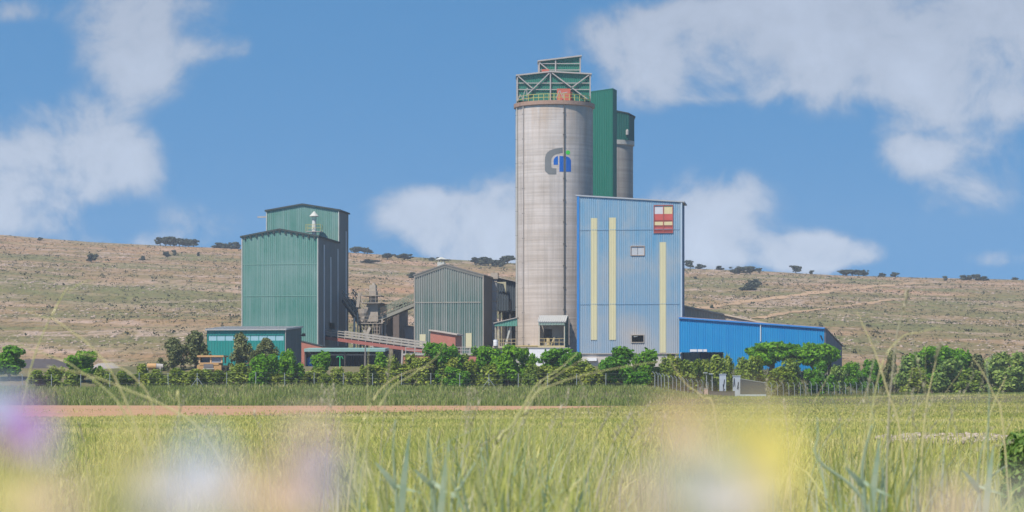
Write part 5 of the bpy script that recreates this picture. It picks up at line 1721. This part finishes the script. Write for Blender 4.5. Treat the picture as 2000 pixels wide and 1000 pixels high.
# ------------------------------------------------------------------ grass: blades, stalks and near flowers
def blades(name, label, X, Y, h, wd, mat, rng, lean=.25, bend=.35, zf=ground_z):
    n = len(X)
    Z = zf(X, Y) - .01
    a = rng.uniform(0, 2 * math.pi, n)            # width direction
    b = rng.uniform(0, 2 * math.pi, n)            # lean direction
    ln = rng.normal(0, lean, n); bd = np.abs(rng.normal(0, bend, n))
    wx, wy = np.cos(a) * wd / 2, np.sin(a) * wd / 2
    base = np.stack([X, Y, Z], 1)
    V = []
    for t, wf in ((0, .8), (.35, 1), (.72, .7), (1, 0)):
        r = (ln * t + bd * t * t) * h
        zz = h * t * (1 - .35 * bd * t * t)
        c = base + np.stack([np.cos(b) * r, np.sin(b) * r, zz], 1)
        off = np.stack([wx * wf, wy * wf, 0 * wx], 1)
        if wf:
            V += [c - off, c + off]
        else:
            V.append(c)
    V = np.stack(V, 1)
    f = np.array([(0, 1, 3), (0, 3, 2), (2, 3, 5), (2, 5, 4), (4, 5, 6)])
    Fc = (np.arange(n)[:, None, None] * 7 + f[None]).reshape(-1, 3)
    o = mesh_np(name, V.reshape(-1, 3), Fc, mat)
    return tag(o, label, 'grass', kind='stuff')

M_GRN = leafmat('meadow_blade', [(0, (.33, .38, .09)), (.30, (.50, .53, .13)), (.58, (.66, .63, .22)), (.8, (.74, .68, .35)), (.92, (.78, .73, .52)), (1, (.54, .65, .45))], 0, .5, (.5, .5))
M_FAR = leafmat('short_field_blade', [(0, (.31, .37, .09)), (.35, (.50, .51, .14)), (.7, (.68, .61, .22)), (1, (.80, .71, .42))], 0, .5, (.05, .62))
M_BANK = leafmat('weedy_bank_blade', [(0, (.11, .16, .03)), (.4, (.20, .255, .055)), (.72, (.31, .32, .11)), (.9, (.44, .38, .20)), (1, (.52, .41, .26))], 0, .4, (.14, .5))
rng = np.random.default_rng(21)
def wedge(n, y0, y1, a0=-120, a1=2120):
    Y = np.sqrt(rng.uniform(y0 * y0, y1 * y1, n))
    A = rng.uniform(a0, a1, n)
    X = (A - 1000) / F * Y * (1 + 6 / (.22 * Y))      # the meadow goes on to both sides
    return X, Y, AZ(X, Y)
X, Y, A = wedge(112000, 9, 40)
X = X + np.where(Y < 25, rng.uniform(-.4, .4, len(X)), 0)
pat = .5 + .5 * lump(X * 1.0, Y * .6, .9, 20) + .25 * lump(X, Y, .3, 21)
mid = np.exp(-((A - 960) / 330) ** 2) + .8 * np.exp(-((A - 1760) / 170) ** 2)
h = np.interp(Y, [9, 16, 25, 40], [.66, .58, .44, .32]) * (.55 + .55 * pat) * (.72 + .62 * mid) * rng.uniform(.6, 1.25, len(X))
clump = np.maximum(0, lump(X, Y * .5, 1.6, 33) + .25 * mid)
h = h * (.8 + 1.1 * clump)
keep = rng.random(len(X)) < .30 + .45 * pat + .5 * clump
blades('tall_grass', 'tall yellow-green meadow grass at the front of the field', X[keep], Y[keep], h[keep], rng.uniform(.006, .020, keep.sum()) * np.where(rng.random(keep.sum()) < .12, 1.7, 1), M_GRN, rng, .24, .38)
n = 4200
Y = rng.uniform(8, 19, n); A = rng.uniform(-100, 2100, n); X = (A - 1000) / F * Y
mid = np.exp(-((A - 960) / 260) ** 2) + np.exp(-((A - 1740) / 200) ** 2)
keep = rng.random(n) < .12 + .8 * mid
X, Y, A, mid = X[keep], Y[keep], A[keep], mid[keep]
blades('broad_grass', 'broad pale bluish and straw-coloured grass blades standing in the front meadow', X, Y, (.45 + .42 * mid) * rng.uniform(.7, 1.35, len(X)), rng.uniform(.008, .022, len(X)),
       leafmat('broad_blade', [(0, (.34, .40, .08)), (.35, (.52, .52, .12)), (.62, (.64, .58, .22)), (.78, (.42, .54, .30)), (.9, (.52, .62, .44)), (1, (.72, .67, .48))], 0, .45), rng, .18, .35)
X, Y, A = wedge(96000, 36, 135)
bare = ((A - 1850) / 150) ** 2 + ((Y - 69) / 8) ** 2 + .35 * lump(X, Y, 2, 40) < 1
ok = (Y < track_near(A) + rng.normal(0, 1.5, len(X))) & ~(bare & (rng.random(len(X)) < .72))
pat = .5 + .5 * lump(X, Y * .5, 4, 22)
h = np.interp(Y, [36, 60, 90, 135], [.34, .24, .17, .14]) * (.6 + .7 * pat) * rng.uniform(.6, 1.3, len(X))
blades('meadow_grass', 'short yellow-green field grass between the tall grass and the track', X[ok], Y[ok], h[ok], (.010 + .00022 * Y[ok]) * rng.uniform(.7, 1.4, ok.sum()), M_FAR, rng, .3, .4)
X, Y, A = wedge(74000, 128, 330, 480, 2150)
lim = np.where(A < 1262, track_near(A) - 1 + rng.normal(0, 1.5, len(X)), np.interp(A, [1262, 1300, 1420, 1700, 2150], [262, 300, 332, 362, 372]))
ok = Y < lim
h = .17 * rng.uniform(.6, 1.4, len(X))
blades('field_grass', 'short ochre-green grass of the far right field', X[ok], Y[ok], h[ok], rng.uniform(.05, .11, ok.sum()), M_FAR, rng, .3, .4)
# bare stony patch at the right of the meadow
n = 260
a_ = rng.uniform(0, 2 * math.pi, n); q_ = rng.random(n) ** .5
A = 1850 + 140 * q_ * np.cos(a_); Y = 69 + 7.5 * q_ * np.sin(a_); X = (A - 1000) / F * Y
base = np.array([(1, 0, 0), (0, 1, 0), (-1, 0, 0), (0, -1, 0), (0, 0, .6), (0, 0, -.4)], float)
V = base[None] * (rng.uniform(.03, .14, (n, 1, 1)) * rng.uniform(.6, 1.4, (n, 6, 1)) * np.array([1.5, 1, .7])) + np.stack([X, Y, ground_z(X, Y) + .03], 1)[:, None]
f8 = np.array([(0, 1, 4), (1, 2, 4), (2, 3, 4), (3, 0, 4), (1, 0, 5), (2, 1, 5), (3, 2, 5), (0, 3, 5)])
tag(mesh_np('rubble', V.reshape(-1, 3), (np.arange(n)[:, None, None] * 6 + f8[None]).reshape(-1, 3), plain('field_stone', (.40, .33, .26), .5)), 'pale stones lying in the bare patch of the right meadow', 'rubble', kind='stuff')
aa2 = np.linspace(0, 2 * math.pi, 40, endpoint=False)
mb = MB(); ctr = (WX(1850, 69), 69, float(ground_z(WX(1850, 69), 69)) + .03)
ring = [((1850 + 158 * math.cos(t) * (1 + .12 * math.sin(5 * t)) - 1000) / F * (69 + 8 * math.sin(t)), 69 + 8 * math.sin(t) * (1 + .1 * math.sin(7 * t))) for t in aa2]
ring = [(x, y, float(ground_z(x, y)) + .025) for x, y in ring]
for p, q in zip(ring, ring[1:] + ring[:1]):
    mb.face([ctr, p, q])
tag(mb.build('bare_ground', plain('pale_bare_earth', (.36, .28, .18), .4)), 'pale bare stony earth in the right meadow', kind='structure')
# tufts creeping on to the dirt track
n = 6500
A = rng.uniform(-100, 1250, n); tq = rng.random(n) ** 2.2
Y = track_near(A) + (track_far(A) - track_near(A)) * tq * .8; X = (A - 1000) / F * Y
keep = lump(X, Y, 3, 30) > .12
blades('track_weeds', 'sparse green tufts creeping from the meadow on to the dirt track', X[keep], Y[keep], rng.uniform(.06, .26, keep.sum()), rng.uniform(.04, .08, keep.sum()), M_FAR, rng, .35, .4)
# weeds on the bank
n = 60000
A = rng.uniform(-140, 2140, n)
Y = rng.uniform(257, 313, n)
Y = Y + np.interp(A, [1240, 1420, 1700, 2140], [0, 42, 66, 70])
X = (A - 1000) / F * Y
pat = .5 + .5 * lump(X, Y, 3.2, 23) + .3 * lump(X, Y, 1.1, 24)
far = np.interp(A, [1240, 1420], [1, .5])
front = 1 + .25 * np.exp(-((Y - 259) / 3) ** 2)
h = (.35 + .55 * pat) * rng.uniform(.5, 1.25, n) * far * front
keep = (rng.random(n) < .35 + .7 * pat) & ~((A > 1375) & (A < 1500) & (Y > 331))
blades('bank_weeds', 'rank dark green weeds and grass covering the bank below the fence', X[keep], Y[keep], h[keep], rng.uniform(.05, .12, keep.sum()), M_BANK, rng, .25, .4)
# rough grass up the slope behind the right fence
n = 16000
A = rng.uniform(1400, 1780, n); Y = rng.uniform(344, 400, n); X = (A - 1000) / F * Y
h = rng.uniform(.25, .7, n)
blades('slope_grass', 'dry olive grass on the slope between right fence and blue shed', X, Y, h, rng.uniform(.06, .12, n), leafmat('slope_blade', [(0, (.08, .10, .03)), (.5, (.16, .17, .05)), (1, (.27, .24, .10))], 0, .3, (.12, .5)), rng, .25, .4)

# single stalks that stand out above the meadow
M_ST = leafmat('straw_stalk', [(0, (.58, .55, .22)), (.5, (.68, .63, .30)), (1, (.76, .70, .42))], .02, .3)
M_SB = leafmat('bluish_stalk', [(0, (.30, .40, .26)), (.5, (.38, .47, .33)), (1, (.46, .52, .36))], .02, .3)
M_SP = leafmat('pale_plume', [(0, (.55, .50, .34)), (1, (.66, .60, .46))], .01, .4)
def stalk(name, label, pts, d, wd, mat, head=None, group=None):
    """pts: photo pixels from foot to tip at distance d; the foot is carried on to the ground"""
    d *= 1.55
    wd *= 1.4
    P = [Vector(PP(x, y, d)) for x, y in pts]
    base = P[0].copy()
    zg = float(ground_z(base.x, d))
    if base.z > zg + .02:
        dx = max(-.5, min(.5, (P[0].x - P[1].x) * 1.2))
        foot = Vector((base.x + dx, d, zg - .02))
        P = [foot] + P
    t = thing(name, label, 'grass stalk', P[0], 0, group)
    P = [p - P[0] for p in P]
    # smooth the polyline
    Q = []
    for k in range(len(P) - 1):
        p0, p1, p2, p3 = P[max(k - 1, 0)], P[k], P[k + 1], P[min(k + 2, len(P) - 1)]
        for j in range(6):
            u = j / 6
            Q.append(.5 * (2 * p1 + (p2 - p0) * u + (2 * p0 - 5 * p1 + 4 * p2 - p3) * u * u + (3 * p1 - p0 - 3 * p2 + p3) * u ** 3))
    Q.append(P[-1])
    rad = [wd * (1 - .75 * k / (len(Q) - 1)) for k in range(len(Q))]
    mb = MB(); mb.tube(Q, rad, 6); mb.build('stem', mat, t, True)
    if head == 'plume':
        r_ = random.Random(len(pts) * 7 + int(pts[0][0]))
        mb = MB()
        n = len(Q)
        mb.tube(Q[int(n * .70):], wd * .45, 5)
        for k in range(int(n * .72), n):
            for j in range(3):
                a = r_.uniform(0, 6.28)
                dirv = Vector((math.cos(a) * .5, math.sin(a) * .5, .9)).normalized()
                l = r_.uniform(.015, .035)
                c = Q[k]
                mb.beam(c, c + dirv * l, wd * .9, wd * .5)
        mb.build('seed_head', M_SP, t)
    elif head == 'oat':
        mb = MB()
        r_ = random.Random(5)
        for k in range(9):
            c = Q[-1].lerp(Q[max(0, len(Q) - 8)], k / 9)
            sx = (-1) ** k
            tip = c + Vector((sx * r_.uniform(.02, .045), 0, r_.uniform(-.01, .03)))
            mb.beam(c, tip, .003)
            mb.tube([tip + Vector((0, 0, .02)), tip, tip - Vector((sx * -.006, 0, .03))], [.002, .008, .001], 6)
        mb.build('spikelets', M_SP, t)
    elif head == 'blade':
        hgt = Q[-1].z
        for j in range(3):
            s_ = (-1) ** j
            c = Q[int(len(Q) * (.18 + .14 * j))]
            top = hgt * (.96 - .12 * j) - c.z
            mb = MB()
            prev = None
            for i_ in range(11):
                u = i_ / 10
                q = c + Vector((s_ * (.03 + .02 * j) * (u + .8 * u * u), -.03 * u, top * u))
                ww = .015 * math.sin(math.pi * (.10 + .90 * u)) ** .8 + .0004
                cur = (q - Vector((ww, ww * .4, 0)), q + Vector((ww, -ww * .4, 0)))
                if prev:
                    mb.face([prev[0], prev[1], cur[1], cur[0]])
                prev = cur
            mb.build('leaf_blade', mat, t)
    return t
for lab, pts, d, wd, mt, hd_ in (
    ('pale straw stalk rising steeply over the far right slope, tip leaning left', [(1760, 860), (1735, 770), (1710, 690), (1686, 636), (1674, 608)], 9, .0045, M_ST, None),
    ('feathery pinkish stalk right of the steep straw stalk on the right', [(1735, 830), (1742, 740), (1752, 650), (1767, 600), (1771, 572)], 9, .004, M_SP, 'plume'),
    ('long thin stalk curving over the far right trees', [(1800, 900), (1810, 790), (1820, 740), (1832, 690), (1840, 676)], 9, .004, M_ST, 'plume'),
    ('straight pale stalk leaning right over the dark trees at the right', [(1960, 840), (1940, 770), (1915, 720), (1900, 700)], 9, .004, M_ST, None),
    ('upright pale stalk with green edge before the trees at the far right', [(1930, 860), (1932, 770), (1928, 720), (1940, 690)], 9, .004, M_SB, None),
    ('short stalk leaning right in front of the far right trees', [(1925, 860), (1945, 780), (1958, 750), (1966, 735)], 10, .004, M_ST, None),
    ('nearly horizontal straw blade across the far right slope', [(1690, 900), (1720, 720), (1760, 660), (1800, 648), (1838, 638)], 8, .003, M_ST, None),
    ('drooping yellow straw crossing the fence at far left, the longest', [(470, 1000), (400, 850), (325, 795), (250, 762), (180, 735), (92, 715)], 6, .004, M_ST, None),
    ('yellow straw tip pointing at the left-hand bright tree', [(330, 1000), (240, 800), (150, 720), (110, 700), (60, 682), (22, 667)], 7, .003, M_ST, None),
    ('thin straw arched across the lone bright tree at left', [(330, 1000), (300, 800), (260, 735), (220, 712), (190, 697), (150, 690)], 7, .003, M_ST, None),
    ('yellow straw slanting across the lower left hillside', [(330, 1000), (220, 730), (118, 632), (90, 622), (60, 610), (36, 604)], 7, .003, M_ST, None),
    ('short pale grass tip slanting upward on the left hillside', [(10, 1000), (60, 720), (122, 577), (140, 565), (160, 552), (178, 547)], 8, .003, M_ST, None),
    ('large leaning yellow stalk before the track, centre', [(960, 900), (1000, 830), (1030, 780), (1050, 750), (1090, 722), (1128, 690)], 8, .0045, M_ST, None),
    ('second leaning stalk forking right of the large centre one', [(975, 900), (1012, 815), (1045, 768), (1085, 735), (1140, 700)], 8, .003, M_ST, None),
    ('long low arching straw across the fence below the blue building', [(1000, 900), (1040, 780), (1090, 748), (1160, 728), (1260, 710), (1300, 708)], 7.5, .0028, M_ST, None),
    ('thin blade bending down across the shrubs before the blue building', [(1400, 830), (1372, 775), (1340, 750), (1315, 715), (1308, 700)], 8, .003, M_ST, None),
    ('pale curved stalk in front of the brick hut', [(715, 880), (755, 770), (800, 735), (850, 700), (868, 668)], 8, .0032, M_ST, None),
    ('yellow-green stalk left of the curved one before the brick hut', [(690, 900), (720, 800), (752, 752), (800, 725), (850, 715)], 8, .0035, M_ST, None),
    ('upright pale stalk before the right end of the open canopy', [(716, 900), (718, 800), (718, 740), (720, 680)], 9, .0032, M_ST, None),
    ('upright thin stalk just left of the curved stalk by the hut', [(742, 900), (752, 790), (758, 735), (764, 690)], 10, .003, M_SP, 'plume'),
    ('dark thin stalk leaning over the weedy bank near the white marks', [(640, 900), (637, 830), (640, 790), (641, 758)], 11, .0028, M_SP, 'oat'),
    ('yellow blade tip on the bank left of centre', [(350, 800), (342, 786), (333, 773), (326, 763)], 8, .003, M_ST, None),
    ('bluish upright blade in the meadow left of the yellow flowers', [(1700, 1000), (1600, 900), (1598, 850), (1596, 815)], 7, .007, M_SB, None),
    ('broad bluish blade in front of the right meadow', [(1690, 1000), (1684, 930), (1690, 880), (1704, 830)], 7, .009, M_SB, 'blade'),
    ('broad pale green blade in the centre foreground', [(850, 1000), (842, 930), (835, 880), (838, 835)], 7, .008, M_SB, 'blade'),
    ('bluish blade leaning right in the centre foreground', [(880, 1000), (900, 950), (925, 910), (945, 870)], 7, .007, M_SB, None),
    ('upright bluish blade at the left of the centre foreground', [(775, 1000), (772, 940), (768, 880), (772, 820)], 7, .007, M_SB, 'blade'),
    ('straw stalk leaning right across the lower centre foreground', [(1100, 1000), (1140, 930), (1165, 880), (1180, 845)], 7, .004, M_ST, None),
    ('pale forked stalk right of the lower centre foreground', [(1160, 1000), (1180, 920), (1200, 860), (1230, 815)], 8, .0045, M_SP, 'plume'),
    ('thin straw stalk beside the yellow flower blur on its right', [(1530, 1000), (1545, 920), (1560, 860), (1575, 830)], 9, .003, M_ST, None),
    ('bluish stalk leaning right in the lower right meadow', [(1905, 1000), (1930, 940), (1950, 920), (1968, 908)], 8, .005, M_SB, None),
    ('upright bluish blade at the lower right of the meadow', [(1915, 1000), (1910, 940), (1915, 890), (1925, 850)], 8, .006, M_SB, 'blade'),
):
    stalk('grass_stalk', lab, pts, d, wd, mt, hd_)
r_st = random.Random(44)
for k in range(110):
    px = r_st.choice((r_st.gauss(990, 190), r_st.gauss(1740, 130), r_st.uniform(120, 1980)))
    yt = r_st.triangular(640 if px > 1600 else 715, 868, 815)
    sl = r_st.gauss(24, 34)
    d = r_st.uniform(8.5, 13)
    stalk('grass_stalk', 'thin pale straw stalk among many rising out of the front meadow', [(px, 960), (px + sl * .25, 900), (px + sl * .6, (900 + yt) / 2), (px + sl * 1.35, yt)], d, r_st.uniform(.0016, .0030), r_st.choice((M_ST, M_SP, M_ST, M_SB)), r_st.choice(('plume', None, 'plume')), 'thin straw stalks of the front meadow')
tree('grey', 'bush', 'dark green weed bush at the right picture edge in the meadow', 'bush', 2000, 838, 130, 24)

# wild flowers right before the lens, far out of focus
def petal_mat(name, c, trans=.45):
    m = Mat(name, .7, .1)
    v = m.coord()
    m.col(m.mix(m.noise(v, 90, 3, lo=.3, hi=.7), c, tuple(x * .8 for x in c)))
    tr = m.n('ShaderNodeBsdfTranslucent'); tr.inputs['Color'].default_value = c + (1,)
    mx = m.n('ShaderNodeMixShader'); mx.inputs[0].default_value = trans
    m.l(m.b.outputs[0], mx.inputs[1]); m.l(tr.outputs[0], mx.inputs[2])
    m.l(mx.outputs[0], m.t.nodes['Material Output'].inputs['Surface'])
    return m.m
M_STEM = plain('flower_stem', (.20, .24, .06), .2)
PET = {k: petal_mat(k + '_petal', c) for k, c in dict(violet=(.58, .32, .68), lilac=(.62, .60, .84), palblue=(.62, .74, .86), yellow=(.88, .77, .22), cream=(.86, .74, .36), pink=(.86, .66, .58), white=(.84, .79, .80), olive=(.64, .61, .24), peach=(.86, .64, .40), grey=(.68, .68, .55)).items()}
M_DISC = plain('flower_disc', (.55, .42, .08), .3)
def flower(color, label, px, py, size, d, petals=8, cup=.25, group=None):
    r = size / F * d / 2
    c = Vector(PP(px, py, d))
    zg = float(ground_z(c.x, d))
    t = thing('wild_flower', label, 'flower', (c.x, c.y, zg), 0, group)
    z = c.z - zg
    TL = Matrix.Rotation(R(-28), 3, 'X')
    mb = MB(); mb.tube([(.03, .05, 0), (.02, .035, z * .4), (.004, .012, z * .8), (0, .006, z)], [.0022, .002, .0016, .0014], 6); mb.build('stem', M_STEM, t, True)
    for k in range(petals):
        a = 2 * math.pi * k / petals + .2
        mb = MB()
        prev = None
        for j in range(6):
            u = j / 5
            w = r * .62 * math.sin(math.pi * min(.12 + u * .80, 1)) * (8 / petals) ** .7
            rr_ = r * (.10 + 1.0 * u)
            ctr = TL @ Vector((math.cos(a) * rr_, -cup * r * u * u, math.sin(a) * rr_)) + Vector((0, 0, z))
            sd = TL @ Vector((-math.sin(a), 0, math.cos(a))) * w
            cur = (ctr - sd, ctr + Vector((0, .08 * r, 0)), ctr + sd)
            if prev:
                mb.face([prev[0], prev[1], cur[1], cur[0]]); mb.face([prev[1], prev[2], cur[2], cur[1]])
            prev = cur
        mb.build('petal', PET[color], t, True)
    mb = MB(); mb.tube([(0, .01 * r, z), (0, -.12 * r, z), (0, -.2 * r, z)], [.26 * r, .22 * r, .05 * r], 12); mb.build('disc', PET[color], t, True)
    mb = MB(); mb.tube([(0, .02 * r + .002, z - .001), (0, .35 * r, z - .2 * r)], [.22 * r, .06 * r], 10); mb.build('calyx', M_STEM, t, True)
    return t
for col_, lab, px, py, sz, d in (
    ('violet', 'violet flower, strongest purple blur at the left picture edge', 42, 832, 96, .66),
    ('palblue', 'pale blue flower blurred above the violet one at the left edge', 0, 795, 84, .80),
    ('lilac', 'lilac flower blurred just right of the violet one', 90, 868, 48, .70),
    ('olive', 'yellow-green flower blurred at the left edge below the violet one', 24, 925, 88, .54),
    ('cream', 'cream flower blurred in the lower left corner', 20, 990, 110, .50),
    ('pink', 'pale pink flower blurred in the lower left, beside the cream corner one', 104, 985, 96, .52),
    ('olive', 'yellow-green flower blurred low at left, right of the pink one', 225, 968, 84, .52),
    ('cream', 'cream flower blurred above the low yellow-green one at left', 262, 890, 70, .52),
    ('white', 'white flower blurred low, left of the blue-white one', 322, 965, 112, .52),
    ('palblue', 'blue-white flower blurred at left centre, highest of its cluster', 392, 900, 84, .56),
    ('white', 'white flower blurred low in the middle of the left cluster', 425, 962, 112, .50),
    ('peach', 'peach flower blurred low, right half of the left cluster', 505, 962, 105, .50),
    ('pink', 'pale pink tall flower blurred at the right end of the left cluster', 602, 858, 80, .56),
    ('lilac', 'lilac flower blurred at the right end of the left cluster', 624, 925, 92, .56),
    ('pink', 'pink flower blurred in the bottom edge below the lilac one', 585, 992, 90, .52),
    ('peach', 'peach flower blurred at upper left of the yellow cluster', 1330, 838, 100, .54),
    ('grey', 'greyish flower blurred below the peach one', 1350, 915, 100, .50),
    ('cream', 'cream flower blurred at the top of the yellow cluster', 1480, 822, 72, .52),
    ('yellow', 'bright yellow flower, strongest yellow blur right of centre', 1490, 888, 126, .74),
    ('olive', 'olive flower blurred between the peach and the bright yellow one', 1402, 850, 56, .54),
    ('cream', 'cream flower blurred at lower right of the bright yellow one', 1508, 968, 96, .52),
    ('white', 'white flower blurred low below the bright yellow one', 1418, 980, 128, .52),
    ('pink', 'pale pink flower blurred low, left of the white one under the yellow cluster', 1250, 985, 84, .50),
    ('grey', 'greyish flower blurred at the bottom, between pink and white ones', 1335, 985, 96, .50),
    ('pink', 'pink flower blurred at the bottom edge of the right meadow', 1860, 1004, 96, .52),
    ('grey', 'greyish flower blurred in the lower right corner', 1985, 990, 84, .52),
):
    flower(col_, lab, px, py, sz, d)

# ------------------------------------------------------------------ thin summer haze over the whole place
mb = MB(); mb.box(-820, 820, -60, 1600, -4, 110)
m = bpy.data.materials.new('haze_air')
m.use_nodes = True
m.node_tree.nodes.clear()
vo = m.node_tree.nodes.new('ShaderNodeVolumePrincipled')
vo.inputs['Density'].default_value = HAZE
vo.inputs['Color'].default_value = (.88, .93, 1.0, 1)
vo.inputs['Anisotropy'].default_value = 0.1
mo = m.node_tree.nodes.new('ShaderNodeOutputMaterial')
m.node_tree.links.new(vo.outputs[0], mo.inputs['Volume'])
hz = mb.build('haze', m)
tag(hz, 'thin pale summer haze between the meadow and the hill', 'haze', kind='stuff')
S.cycles.volume_bounces = 0
